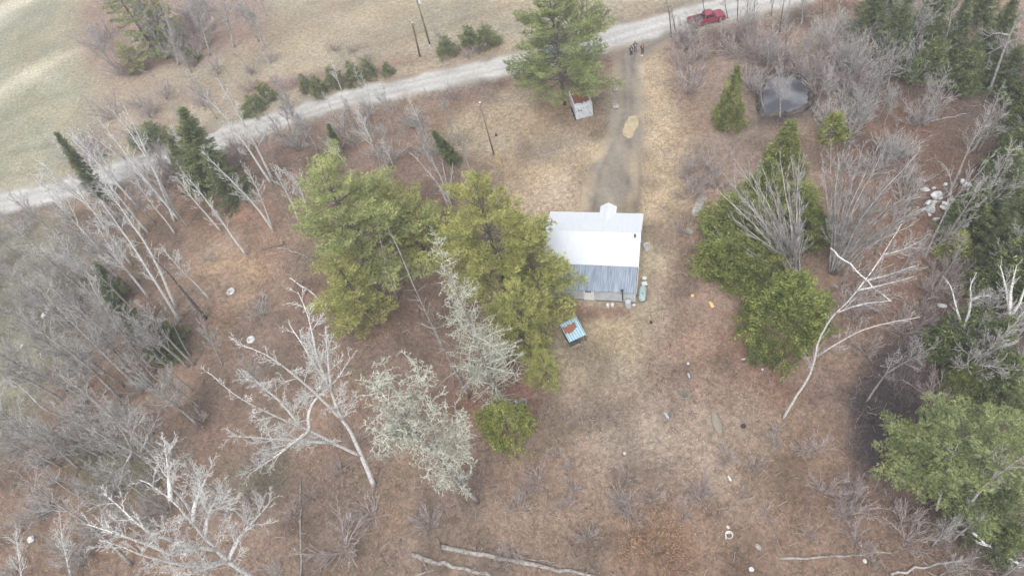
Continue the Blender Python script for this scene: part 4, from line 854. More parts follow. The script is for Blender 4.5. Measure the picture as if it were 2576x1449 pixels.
# ------------------------------------------------------------------ fallen wood
def log(pts, r0, r1, label, mat=DEADW, stubs=6, seed=1, name='fallen_log', z=None, roots=False):
    rng = np.random.RandomState(seed); P = np.array([np.append(G(u, v)[:2], r0 * .8 if z is None else z[i]) for i, (u, v) in enumerate(pts)]); P = resample(P, 14); P[1:-1] += rng.normal(size=(12, 3)) * np.array([.07, .07, .02]); b = P[0].copy(); b[2] = 0
    t = thing(name, label, 'log', tuple(b)); Q = P - b; m = MB(); m.tube(Q, np.linspace(r0, r1, 14) * (1 + .1 * rng.normal(size=14)), 9)
    s = m; 
    for k in range(stubs):
        i = rng.randint(2, 13); d = unit(np.array([rng.normal(), rng.normal(), rng.uniform(.2, .9)])); l = rng.uniform(.4, 1.5); p = Q[i]; s.tube(np.array([p, p + d * l * .5, p + unit(d + rng.normal(size=3) * .4) * l]), [r1 * .5, r1 * .35, .012], 5)
    if roots:
        for k in range(9):
            a = rng.rand() * 6.28; d = np.array([-.3, math.cos(a), math.sin(a) * .8 + .3]); s.tube(np.array([Q[0], Q[0] + d * .4, Q[0] + d * .9 + rng.normal(size=3) * .15]), [.07, .04, .015], 5)
    m.obj('trunk', mat, t, True)
    return t
log([(1112, 1376), (1250, 1402), (1380, 1428), (1500, 1452)], .26, .14, 'long fallen trunk with torn roots at the bottom centre, upper one', stubs=16, seed=2, roots=True)
log([(1036, 1396), (1110, 1418), (1200, 1438), (1260, 1458)], .24, .18, 'thick fallen trunk at the bottom centre, lower left one', stubs=5, seed=3)
log([(1283, 1388), (1335, 1410), (1400, 1413)], .11, .04, 'thin crooked pale branch above the long fallen trunk', stubs=3, seed=4)
log([(1040, 1450), (1100, 1430), (1180, 1420), (1270, 1405)], .08, .04, 'slender crossing branch between the two fallen trunks', stubs=4, seed=5)
log([(757, 1205), (757, 1330), (756, 1449), (756, 1560)], .085, .12, 'straight slim grey pole lying upright in view right of the lower left birch', mat=DEADW, stubs=0, seed=6, name='fallen_pole')
log([(1960, 1405), (2120, 1398), (2260, 1385)], .12, .06, 'thin greenish log lying at the bottom right brush', stubs=3, seed=7)
log([(2240, 1445), (2350, 1420), (2500, 1395)], .12, .05, 'long grey branch lying along the bottom right edge', mat=GREYT, stubs=8, seed=8)
log([(2421, 1360), (2493, 1399), (2600, 1440)], .10, .12, 'white fallen limb at the bottom right corner', mat=BIRCH, stubs=8, seed=9, z=[2.4, 1.2, .3])
log([(2340, 307), (2455, 283)], .10, .04, 'thin pale fallen stem in the red brown clearing at the upper right', mat=GREY, stubs=3, seed=10)
log([(2110, 175), (2160, 210)], .09, .05, 'dark fallen stem right of the pond', mat=DARKB, stubs=2, seed=11)
log([(2066, 696), (2140, 745), (2222, 799)], .10, .06, 'broken white birch limb hanging across behind the leaning birch', mat=BIRCH, stubs=4, seed=12, z=[5., 4., 3.0], name='broken_limb')
log([(700, 625), (760, 640), (800, 670)], .12, .08, 'grey fallen log left of the pines on the tan leaves', stubs=6, seed=13); log([(660, 630), (720, 615)], .10, .07, 'short dark fallen log above the grey one left of the pines', mat=DARKB, stubs=3, seed=14)
log([(730, 700), (790, 740), (840, 790)], .09, .05, 'bleached fallen limb under the left pine edge', mat=BIRCH, stubs=5, seed=15)
# ------------------------------------------------------------------ the pines
def top_at(u, v, h): g = G(u, v, h); return (g[0], g[1])
P1 = pine(20, 10.0, 1, 16, .2, shape=.55, dens=.9); P2 = pine(22, 8.8, 2, 16, .18, PINEY, shape=.5, dens=.9); P3 = pine(15, 4.8, 3, 14, .08, PINEY, shape=.45); P4 = pine(21, 10.2, 4, 14, .22, PINE2, shape=.42, lopsided=.15); P5 = pine(15, 6.8, 5, 11, .25, PINE2, shape=.5, dens=.8); P6 = pine(17, 4.2, 6, 13, .1, PINE2, shape=.3, dens=.8)
P7 = pine(13, 5.0, 7, 11, .12, PINEY, shape=.55)
PN = 'white_pine'
inst(P1, PN, 'tall yellow green pine left of centre, leftmost of the three over the bare snags', 'pine tree', top_at(795, 425, 19), 19, 'big pines', .3)
inst(P7, PN, 'smaller pine joining the left pine and the centre pine, top between them', 'pine tree', top_at(1010, 490, 12), 13, 'big pines', 2)
inst(P7, PN, 'lower pine at the left below the tall left pine', 'pine tree', top_at(850, 660, 11), 13, 'big pines', 4)
inst(P2, PN, 'tallest olive green pine in the centre, covering the left end of the white roof', 'pine tree', top_at(1190, 450, 20), 20, 'big pines', 1.2)
inst(P3, PN, 'dense olive pine above the coop, lowest and rightmost of the centre pines', 'pine tree', top_at(1285, 725, 12.5), 12.5, 'big pines', 0)
inst(P7, PN, 'pine whose boughs reach over the white roof edge', 'pine tree', top_at(1318, 585, 13), 13.5, 'big pines', 5, None, 1.1)
inst(P4, PN, 'big spreading pine at the roadside standing over the box trailer', 'pine tree', top_at(1382, -22, 18), 18, 'big pines', .8)
inst(P7, PN, 'low pine at the bottom tip of the centre pines below the coop', 'pine tree', top_at(1365, 890, 6), 6.5, 'big pines', 3)
inst(P5, PN, 'broad pine at the right edge of the lower right corner, left crown', 'pine tree', top_at(2425, 1085, 11), 11.5, 'lower right pines', .2)
inst(P5, PN, 'broad pine in the lower right corner, crown cut by the right edge', 'pine tree', top_at(2540, 1060, 13), 13, 'lower right pines', 2.6)
inst(P7, PN, 'small drooping pine tuft at the far left of the lower right pines', 'pine tree', top_at(2330, 1110, 7), 7.5, 'lower right pines', 1)
inst(P6, PN, 'layered pine with bare gaps at the top left corner of the thicket', 'pine tree', top_at(262, -60, 16), 16, None, .5, None, 1.25)
inst(P3, PN, 'dark bushy pine right of the layered pine at the top left', 'pine tree', top_at(375, -5, 10), 11, None, 1.5, None, 1.2)
inst(P3, PN, 'dark squat pine at the foot of the layered pine, top left', 'pine tree', top_at(300, 110, 6), 6.5, None, 3.5, None, 1.1)

# ------------------------------------------------------------------ cedars, firs and spruces
OAKL = noisy('orange_dead_leaves', (.20, .125, .078), (.38, .245, .155), .9, .85, 3, island=.5)
CA = cedar(9.5, 4.5, 1, CEDAR, .58, k=34, bl=.27); CB = cedar(10, 3.0, 2, CEDAR, .8); CC = cedar(4.5, 3.0, 3, CEDARY, .5, bl=.24, lump=.3); CD = cedar(3, 1.5, 4, FIR2, .6, bl=.22); CO = cedar(1.5, 3.6, 8, OAKL, .5, bl=.20, lump=.45, k=10, n=330); CE = cedar(8, 3.0, 5, FIR2, .75); CYW = cedar(4, 1.8, 7, CEDARY, .7)
S1 = spruce(13, 2.9, 1, FIR); S2 = spruce(12, 2.4, 2, FIR2); S3 = spruce(11, 3.2, 3, FIR); S4 = spruce(14, 1.5, 4, FIR, shape=.7)
def ev(pr, name, label, u, v, h, wide=1., group=None, spin=0, bottom=None, cat='evergreen tree'):
    b = top_at(u, v, h); tp = None
    if bottom is not None:
        g = G(*bottom); t = G(u, v, h); tp = (t[0], t[1]); b = (g[0], g[1])
        d = math.hypot(tp[0] - b[0], tp[1] - b[1]); mx = h * .5
        if d > mx: tp = (b[0] + (tp[0] - b[0]) * mx / d, b[1] + (tp[1] - b[1]) * mx / d)
    return inst(pr, name, label, cat, b, h, group, spin, tp, wide)
ev(CA, 'cedar', 'front bushy dark green cedar at the right, nearest the clearing', 2005, 700, 9.5, 1.1, spin=.4)
ev(CA, 'cedar', 'large cedar behind the front one, its left flank next to the boulders', 1885, 500, 8, 1.5, spin=2)
ev(CA, 'cedar', 'tall cedar wrapped by the bare fan of grey stems', 2010, 470, 8, 1.25, spin=4)
ev(CA, 'cedar', 'low cedar at the left flank of the big cedar, its skirt by the yellow bag', 1850, 590, 6, 1.5, spin=3)
ev(CA, 'cedar', 'cedar wedged between the fan trees and the front cedar', 1945, 600, 6.5, 1.2, spin=5)
ev(CB, 'cedar', 'cedar with narrow tip just below the pond', 1992, 305, 9, 1.0, spin=1)
ev(CB, 'cedar', 'slim cedar left of the pond', 1860, 155, 8.5, .88, spin=3, bottom=(1828, 325))
ev(CB, 'cedar', 'cedar between the pond cedar and the big fan tree, yellowish flank', 1935, 400, 7.5, 1.35, spin=5)
ev(CYW, 'cedar', 'small yellowish cedar right of the pond cedar', 2108, 285, 4, 1.05)
ev(CC, 'bush', 'round bright yellow green bush alone below the dead spruce', 1256, 1030, 4.6, 1.0, cat='bush')
inst(CO, 'oak_shrub', 'low spreading shrub still holding orange dead leaves at the bottom edge', 'shrub', G(1640, 1400), 1.6, None, 1, None, 1.0)
ev(CD, 'bush', 'low dark bush at the left foot of the front cedar', 1905, 880, 1.8, 1.2, cat='bush')
ev(S2, 'spruce', 'bushy spruce among the birches at the left, brightest green', 455, 262, 13, 1.7, bottom=(530, 480))
ev(CE, 'spruce', 'short spruce at the left foot of the bushy birch spruce', 425, 350, 6, .9); ev(S3, 'spruce', 'broad lower spruce behind the birch trunks right of the bushy one', 515, 385, 9, 1.35)
ev(S4, 'spruce', 'narrow leaning dark spire alone at the far left near the road', 137, 330, 14, .95, bottom=(262, 500))
ev(S3, 'spruce', 'dark green spruce behind the grey trunks at the left, upper of three', 232, 655, 9, .85, bottom=(300, 760)); ev(S3, 'spruce', 'dark green spruce behind the grey trunks at the left, middle of three', 262, 745, 8, .9, spin=1); ev(CE, 'spruce', 'dark green spruce behind the twig tangle at the left, lowest of three', 345, 800, 7.5, 1.0, spin=2)
ev(S4, 'spruce', 'thin dark spruce behind the centre pine beside the lawn pole', 1085, 325, 9, 1.2, bottom=(1145, 410)); ev(S4, 'spruce', 'thin dark spruce tip above the left pine near the road', 822, 305, 8, 1.0, bottom=(850, 380))
for (u, v, h, w, lb) in [(1115, 95, 3.5, 1., 'olive roadside bush below the utility poles'), (1172, 70, 3.8, 1., 'left of the two rounded dark green bushes by the road'), (1215, 66, 3.6, 1.2, 'right of the two rounded dark green bushes by the road, brightest'),
        (787, 195, 3.5, .9, 'roadside bush second from the left in the row of five'), (757, 190, 3, .9, 'leftmost roadside bush in the row of five'), (828, 170, 3.6, .9, 'middle roadside bush in the row of five'), (876, 160, 4, .8, 'tallest roadside bush in the row of five'), (915, 152, 3.4, .9, 'rightmost roadside bush in the row of five'), (967, 158, 2.4, .9, 'small dull bush alone between the row of five and the poles'),
        (622, 245, 3.2, 1.3, 'low green bush left of the row by the road'), (650, 210, 3.5, 1., 'greyish green bush at the field edge above the low green one'), (365, 315, 4.2, 1.3, 'dull green bush by the road behind the left birches'), (335, 330, 3.2, 1.2, 'small dull green bush left of that by the road bend'), (470, 125, 2.6, 1.2, 'small olive bush in the top left thicket')]:
    ev(CD, 'bush', lb, u, v, h, w, 'roadside bushes', spin=u * .1, cat='bush')
# the dark wood in the top right and down the right edge
for (pr, u, v, h, w, lb) in [(S3, 2215, -45, 9, 1.3, 'dark conifer at the left end of the upper right wood'), (S1, 2290, -25, 11, 1.3, 'dark conifer second from the left in the upper right wood'), (CE, 2330, 25, 6, 1.3, 'rounded green conifer behind the pale stems of the upper right wood'), (S1, 2260, -95, 10, 1.3, 'conifer at the top edge above the pale stems'),
        (S3, 2380, -55, 9, 1.3, 'conifer in the middle of the upper right wood, top cut off'), (CE, 2365, 95, 6, 1.3, 'bright green small conifer at the front of the upper right wood'), (S1, 2440, -5, 10, 1.3, 'dark conifer right of centre in the upper right wood'), (S3, 2500, 55, 8, 1.3, 'conifer left of the big pale leaning trunk'),
        (CE, 2460, 115, 6, 1.3, 'low conifer in shade near the big pale leaning trunk'), (S1, 2560, -15, 10, 1.3, 'conifer at the top right corner'), (S3, 2570, 115, 7, 1.3, 'dark conifer at the right edge below the corner'), (CE, 2400, -95, 6, 1.3, 'conifer crown just entering the top edge'), (S1, 2520, -95, 9, 1.3, 'conifer crown entering the top edge near the corner'),
        (S3, 2568, 385, 10, 1.1, 'very dark conifer at the right edge beside the bare forked tree'), (CE, 2480, 470, 7, 1.1, 'green conifer behind the white stones'), (S1, 2560, 540, 9, 1.0, 'dark conifer at the right edge right of the white stones'), (CYW, 2420, 590, 3.2, 1.4, 'low yellowish bush just below the white stones'),
        (CE, 2470, 770, 7.5, 1.1, 'green conifer behind the forked pale birch'), (S3, 2550, 800, 10, 1.1, 'conifer at the right edge behind the pale birch'), (CE, 2560, 900, 7, 1.2, 'dark conifer at the right edge above the lower right pines'), (CA, 2450, 920, 5, .8, 'dark low cedar at the foot of the forked pale birch'),
        (S3, 2560, 1240, 8, 1.1, 'dark conifer at the right edge below the pines'), (CE, 2480, 1190, 6, 1.1, 'shaded conifer under the lower right pines'), (CE, 2565, 1330, 5, 1.0, 'green conifer at the right edge near the bottom')]:
    ev(pr, 'conifer', lb, u, v, h, w, 'conifers of the right hand wood', spin=(u * 7 + v) % 6)
for (u, v, h) in [(1810, 875, .8), (1890, 905, .7), (2040, 1300, .9), (2200, 1290, .8), (2330, 1250, .9), (2150, 1330, .8), (1320, 470, .6), (700, 1180, .9)]:
    pass

# ------------------------------------------------------------------ named bare trees
bt = bare_tree
bt('birch', [[(940, 1220), (912, 1150), (880, 1080), (853, 1047), (835, 985), (812, 950), (779, 899), (745, 850), (725, 815)],
    [(912, 1150), (859, 1125), (772, 1079), (676, 1040), (587, 994), (533, 940)], [(853, 1047), (797, 990), (732, 935), (660, 880), (590, 863)], [(814, 967), (795, 900), (788, 850), (770, 780), (747, 735)],
    [(843, 975), (825, 899), (818, 821)], [(765, 1076), (711, 1012), (658, 969), (604, 925)], [(772, 1070), (775, 1033), (800, 997), (853, 951), (880, 900)], [(782, 1090), (693, 1147), (633, 1189)], [(829, 1118), (697, 1104), (576, 1100)]],
   BIRCH, BIRCH, dict(WIDEP, rmin=.017), 'big forked white birch with wide crown at the lower left of centre', 'birch tree', seed=1, n1=18, n1s=15, L1=2.6, t0=.45, r0=.27)
bt('birch', [[(740, 1560), (690, 1490), (633, 1449), (576, 1413), (516, 1353), (473, 1300), (423, 1253), (384, 1225), (352, 1211)],
    [(545, 1390), (491, 1374), (409, 1357), (348, 1328), (302, 1282), (256, 1246)], [(500, 1378), (441, 1399), (391, 1374), (302, 1342), (220, 1314)], [(569, 1415), (498, 1426), (427, 1413), (356, 1396), (302, 1371), (245, 1357)], [(569, 1415), (480, 1440), (427, 1455)],
    [(572, 1403), (604, 1346), (651, 1296), (693, 1246)], [(491, 1320), (491, 1260), (516, 1211), (526, 1179)], [(512, 1345), (526, 1278), (569, 1232)], [(423, 1253), (423, 1175), (416, 1132)]],
   BIRCH, BIRCH, dict(WIDEP, rmin=.016), 'nearest white birch with sweeping limbs in the bottom left corner', 'birch tree', seed=2, n1=18, n1s=18, L1=2.4, t0=.4, r0=.31)
bt('birch', [[(490, 1290), (402, 1189), (363, 1154), (341, 1136), (284, 1111), (220, 1076), (160, 1051), (100, 1029), (64, 980), (14, 951)], [(330, 1130), (306, 1079), (256, 1019), (203, 987)], [(345, 1118), (340, 1070), (363, 1026)], [(350, 1130), (377, 1090), (405, 1033)], [(341, 1140), (309, 1179), (302, 1214)], [(350, 1136), (420, 1125), (455, 1104)]],
   GREY, GREYT, WIDEP, 'grey birch reaching far left above the bottom left white birch', 'birch tree', seed=3, n1=18, n1s=9, L1=2.2, r0=.2)
bt('tree', [[(1204, 1262), (1150, 1205), (1095, 1140), (1025, 1040), (982, 960), (968, 900)], [(1108, 1147), (1080, 1060), (1060, 960), (1050, 900)], [(1060, 1080), (990, 1020), (940, 960)], [(1120, 1160), (1150, 1100), (1145, 1030)], [(1075, 1110), (1010, 1100), (955, 1090)]], DEADW, LICH, dict(LICHP, tap=.3), 'dead tree bristling with pale green lichen twigs, left of the bright green bush', 'dead tree', seed=4, n1=95, n1s=50, L1=2.0, t0=.22, r0=.2)
bt('dead_tree', [[(1262, 1000), (1214, 917), (1172, 792), (1136, 721), (1100, 632), (1090, 585)]], DEADW, LICH, DEADP, 'bleached dead spruce with lichen covered limbs between the pines', 'dead tree', seed=5, n1=170, L1=4.8, t0=.06, r0=.26)
bt('dead_tree', [[(1180, 1001), (1122, 892), (1072, 792), (1036, 721), (1001, 632), (970, 570)]], DEADW, GREYT, dict(DEADP, rmin=.012, n2=4), 'slender grey dead trunk left of the bleached spruce', 'dead tree', seed=6, n1=34, L1=2.4, t0=.2, r0=.18)
bt('dead_tree', [[(1000, 760), (980, 690), (960, 600), (955, 560)]], DEADW, GREYT, dict(DEADP, rmin=.012, n2=4), 'short dead stem in the gap between left and centre pines', 'dead tree', seed=7, n1=26, L1=2.0, t0=.2)
bt('birch', [[(1970, 1054), (2000, 1005), (2037, 951), (2052, 899), (2059, 856), (2084, 814), (2105, 785), (2137, 760), (2169, 721), (2215, 661), (2251, 597), (2272, 561)], [(2052, 899), (2101, 867), (2162, 831), (2233, 810), (2315, 796)], [(2222, 653), (2270, 630), (2304, 612)], [(2176, 715), (2240, 690), (2301, 668)], [(2165, 725), (2230, 715), (2301, 696)], [(2105, 780), (2160, 765), (2240, 757)]],
   BIRCH, GREYT, dict(BIRCHP, rmin=.014), 'white birch leaning right across the front cedar, right of the clearing', 'birch tree', seed=8, n1=24, n1s=14, L1=2.0, t0=.3, r0=.12)
bt('birch', [[(2468, 960), (2439, 899), (2425, 828), (2407, 775), (2393, 721), (2379, 703)], [(2425, 828), (2446, 757), (2439, 721), (2457, 686)], [(2446, 757), (2470, 744), (2493, 746)]], BIRCH, BIRCH, dict(BIRCHP, n2=3), 'left stem of the pale forked birch pair at the right', 'birch tree', seed=9, n1=12, n1s=8, L1=1.2, t0=.5, r0=.26)
bt('birch', [[(2487, 968), (2485, 917), (2507, 856), (2528, 810), (2571, 750), (2590, 650)], [(2528, 800), (2535, 739), (2517, 668)], [(2530, 780), (2545, 720), (2557, 668)], [(2507, 850), (2545, 815), (2590, 770)]], BIRCH, BIRCH, dict(BIRCHP, n2=3), 'right stem of the pale forked birch pair at the right edge', 'birch tree', seed=10, n1=12, n1s=8, L1=1.5, t0=.5, r0=.3)
bt('birch', [[(2322, 660), (2345, 610), (2368, 561), (2400, 498), (2457, 444), (2510, 377)], [(2390, 510), (2393, 444), (2368, 409)], [(2420, 480), (2443, 420)], [(2400, 500), (2450, 485), (2500, 470)]], GREY, GREYT, BIRCHP, 'grey forked tree rising through the white stone heap', 'tree', seed=11, n1=12, n1s=8, L1=2, t0=.4, r0=.13)
bt('birch', [[(2485, 246), (2514, 160), (2535, 100), (2572, 25), (2640, -90)], [(2530, 125), (2490, 132), (2465, 150)], [(2540, 88), (2500, 82), (2475, 100)]], GREY, GREYT, WIDEP, 'big pale leaning trunk in the upper right wood', 'tree', seed=12, n1=12, n1s=4, L1=2.6, t0=.4, r0=.2)
bt('birch', [[(2357, 1284), (2372, 1225), (2386, 1179), (2396, 1140), (2414, 1104)], [(2393, 1140), (2375, 1120), (2362, 1105)], [(2386, 1160), (2365, 1150), (2345, 1133)]], BIRCH, GREYT, BIRCHP, 'slim white birch in front of the lower right pines', 'birch tree', seed=13, n1=9, n1s=4, L1=1.8, t0=.35, r0=.12)
bt('birch', [[(2404, 1330), (2439, 1271), (2468, 1229), (2514, 1196), (2580, 1152)], [(2500, 1205), (2512, 1180), (2535, 1145)]], GREY, GREYT, BIRCHP, 'thick grey leaning birch in the lower right under the pines', 'birch tree', seed=14, n1=12, n1s=6, L1=2.0, t0=.3, r0=.17)
# the fan tree
def fan(name, base, tops, label, seed, par=FANP, n1=12, L1=2.6, bark=GREYT, twig=GREYT, r0=.09, t0=.25, cat='tree', bend=.16):
    rng = np.random.RandomState(seed); st = []
    for i, t in enumerate(tops):
        mx = base[0] + (t[0] - base[0]) * .5 - (t[0] - base[0]) * bend; my = base[1] + (t[1] - base[1]) * .5
        st.append([base if i == 0 else (base[0] + rng.normal() * .01, base[1])] + [(mx, my), t])
    st3 = [poly3d(s) for s in st]
    for s in st3: s[0] += np.array([rng.normal() * .22, rng.normal() * .22, 0])
    return bt(name, st3, bark, twig, par, label, cat, None, seed, n1, L1, t0, r0, .03, n1)
fan('fan_tree', (2005, 722), [(1850, 470), (1885, 430), (1920, 405), (1955, 395), (1990, 400), (2020, 395), (1830, 540), (1800, 600), (1870, 500), (1940, 440), (1905, 500), (1975, 450), (1800, 480), (1860, 400), (2005, 440), (1815, 430)], 'big grey tree fanning into many bare stems, left clump beside the cedars', 21, n1=14, L1=3.6, r0=.2)
fan('fan_tree', (2096, 690), [(2075, 410), (2110, 395), (2150, 420), (2190, 430), (2240, 450), (2280, 500), (2130, 450), (2300, 560), (2220, 390), (2290, 410), (2350, 440), (2385, 500), (2310, 380), (2170, 380), (2345, 520), (2090, 370), (2200, 500)], 'grey tree fanning into bare stems, right clump', 22, n1=14, L1=3.6, r0=.2)
fan('fan_tree', (2110, 720), [(2250, 640), (2280, 700), (2230, 590), (2260, 745)], 'low bare tree spreading right behind the front cedar', 23, n1=12, L1=2.2, bark=GREY)
fan('fan_tree', (1975, 725), [(1830, 665), (1800, 640), (1850, 610), (1820, 720)], 'low bare limbs spreading left over the big cedar', 24, n1=9, L1=1.8, bark=GREY)
fan('birch_clump', (1130, 520), [(1035, 385), (1060, 370), (1085, 390), (1110, 400), (1075, 430), (1140, 420)], 'clump of white birch stems rising between left and centre pines', 25, n1=10, L1=1.6, bark=BIRCH, twig=BIRCH, r0=.1, cat='birch tree')
fan('birch_clump', (975, 470), [(900, 300), (935, 330), (960, 310), (870, 340)], 'pale twiggy birch above the left pine near the road', 26, n1=12, L1=1.8, bark=GREY, twig=GREYT, cat='birch tree')
bt('tree', [[(1205, 480), (1170, 400), (1158, 350), (1145, 300)], [(1165, 375), (1185, 340), (1205, 310)]], GREY, GREYT, BIRCHP, 'pale bare tree left of the lone lawn pole', 'tree', seed=27, n1=14, n1s=6, L1=1.6, t0=.35)
# birches of the left side
for i, (pl, lb, bk) in enumerate([
    ([(684, 466), (620, 370), (560, 290), (512, 242)], 'white birch, left of the tall pair crossing the road', BIRCH), ([(686, 455), (640, 360), (600, 290), (551, 206)], 'white birch, right of the tall pair crossing the road', BIRCH),
    ([(690, 585), (640, 512), (570, 440), (505, 377)], 'white birch with steep crown below the tall pair', BIRCH), ([(622, 645), (560, 560), (510, 490), (455, 430)], 'single white birch trunk standing on the tan leaves', BIRCH),
    ([(440, 560), (385, 420), (345, 330), (313, 267)], 'white birch right of the left roadside group', BIRCH), ([(446, 552), (385, 420), (330, 340), (270, 270)], 'white birch in the middle of the left roadside group', BIRCH),
    ([(452, 556), (350, 430), (300, 360), (245, 295)], 'white birch left of the middle of the roadside group', BIRCH), ([(415, 520), (340, 425), (270, 370), (215, 330)], 'thin white birch, leftmost of the roadside group', BIRCH),
    ([(444, 776), (385, 640), (330, 560), (262, 455)], 'tallest white birch in the left woods with forked top', BIRCH), ([(452, 812), (380, 690), (310, 590), (250, 508)], 'grey white birch just left of the tallest forked one', BIRCH),
    ([(333, 670), (275, 595), (225, 520), (172, 445)], 'birch with speckled trunk beside the lawn edge at the left', BIRCH), ([(315, 715), (240, 640), (180, 570), (115, 512)], 'dark speckled birch at the left over the grassy patch', GREY),
    ([(276, 723), (225, 690), (160, 650), (98, 625)], 'pale birch leaning low to the left', BIRCH), ([(230, 748), (150, 680), (70, 600), (0, 530)], 'grey tree leaning to the left edge below the road', GREY),
    ([(360, 985), (250, 880), (160, 790), (70, 700)], 'thick grey trunk in the left woods, lower of the parallel pair', GREY), ([(338, 952), (270, 860), (180, 770), (100, 690)], 'thick grey trunk in the left woods, upper of the parallel pair', GREY),
    ([(391, 934), (320, 860), (260, 770), (200, 660)], 'slender grey tree over the dark spruces at the left', GREY), ([(181, 1470), (167, 1410), (153, 1346), (150, 1300)], 'white birch tip at the bottom left corner', BIRCH), ([(60, 1500), (53, 1449), (39, 1339)], 'thin birch tip at the extreme bottom left', BIRCH),
    ([(750, 555), (730, 500), (700, 440), (690, 415)], 'small white birch at the left edge of the left pine', BIRCH), ([(683, 575), (670, 530), (640, 455), (620, 420)], 'thin white birch right of the steep crowned one', BIRCH),
    ([(775, 560), (765, 500), (745, 450), (700, 425)], 'little birch half hidden by the left pine', BIRCH), ([(300, 1000), (200, 900), (100, 830), (-10, 760)], 'grey tree sprawling to the left edge', GREY), ([(420, 1180), (300, 1060), (180, 960), (60, 880)], 'long grey tree reaching over the pale blocks at the left', GREY),
    ([(200, 1180), (120, 1110), (40, 1060), (-40, 1000)], 'grey tree at the left edge with fine twigs', GREY), ([(330, 1420), (240, 1330), (130, 1260), (60, 1200)], 'grey tree behind the bottom left white birch', GREY), ([(640, 1330), (560, 1250), (480, 1190), (440, 1140)], 'thin grey tree between the two big white birches', GREY)]):
    P = BIRCHP if bk is BIRCH else dict(WIDEP, rmin=.018, n2=6)
    bt('birch' if bk is BIRCH else 'tree', [pl], bk, BIRCH if bk is BIRCH else GREYT, P, lb, 'birch tree' if bk is BIRCH else 'tree', 'bare trees of the left woods', seed=60 + i, n1=26 if bk is BIRCH else 34, L1=2.3 if bk is BIRCH else 3.4, t0=.34 if bk is BIRCH else .3)
bt('dark_trunk', [[(519, 803), (470, 740), (430, 690), (380, 640)]], DARKB, GREYT, dict(DEADP, n2=4), 'thick dark bristly trunk right of the tallest forked birch', 'tree', seed=99, n1=50, L1=1.6, t0=.1, r0=.25)
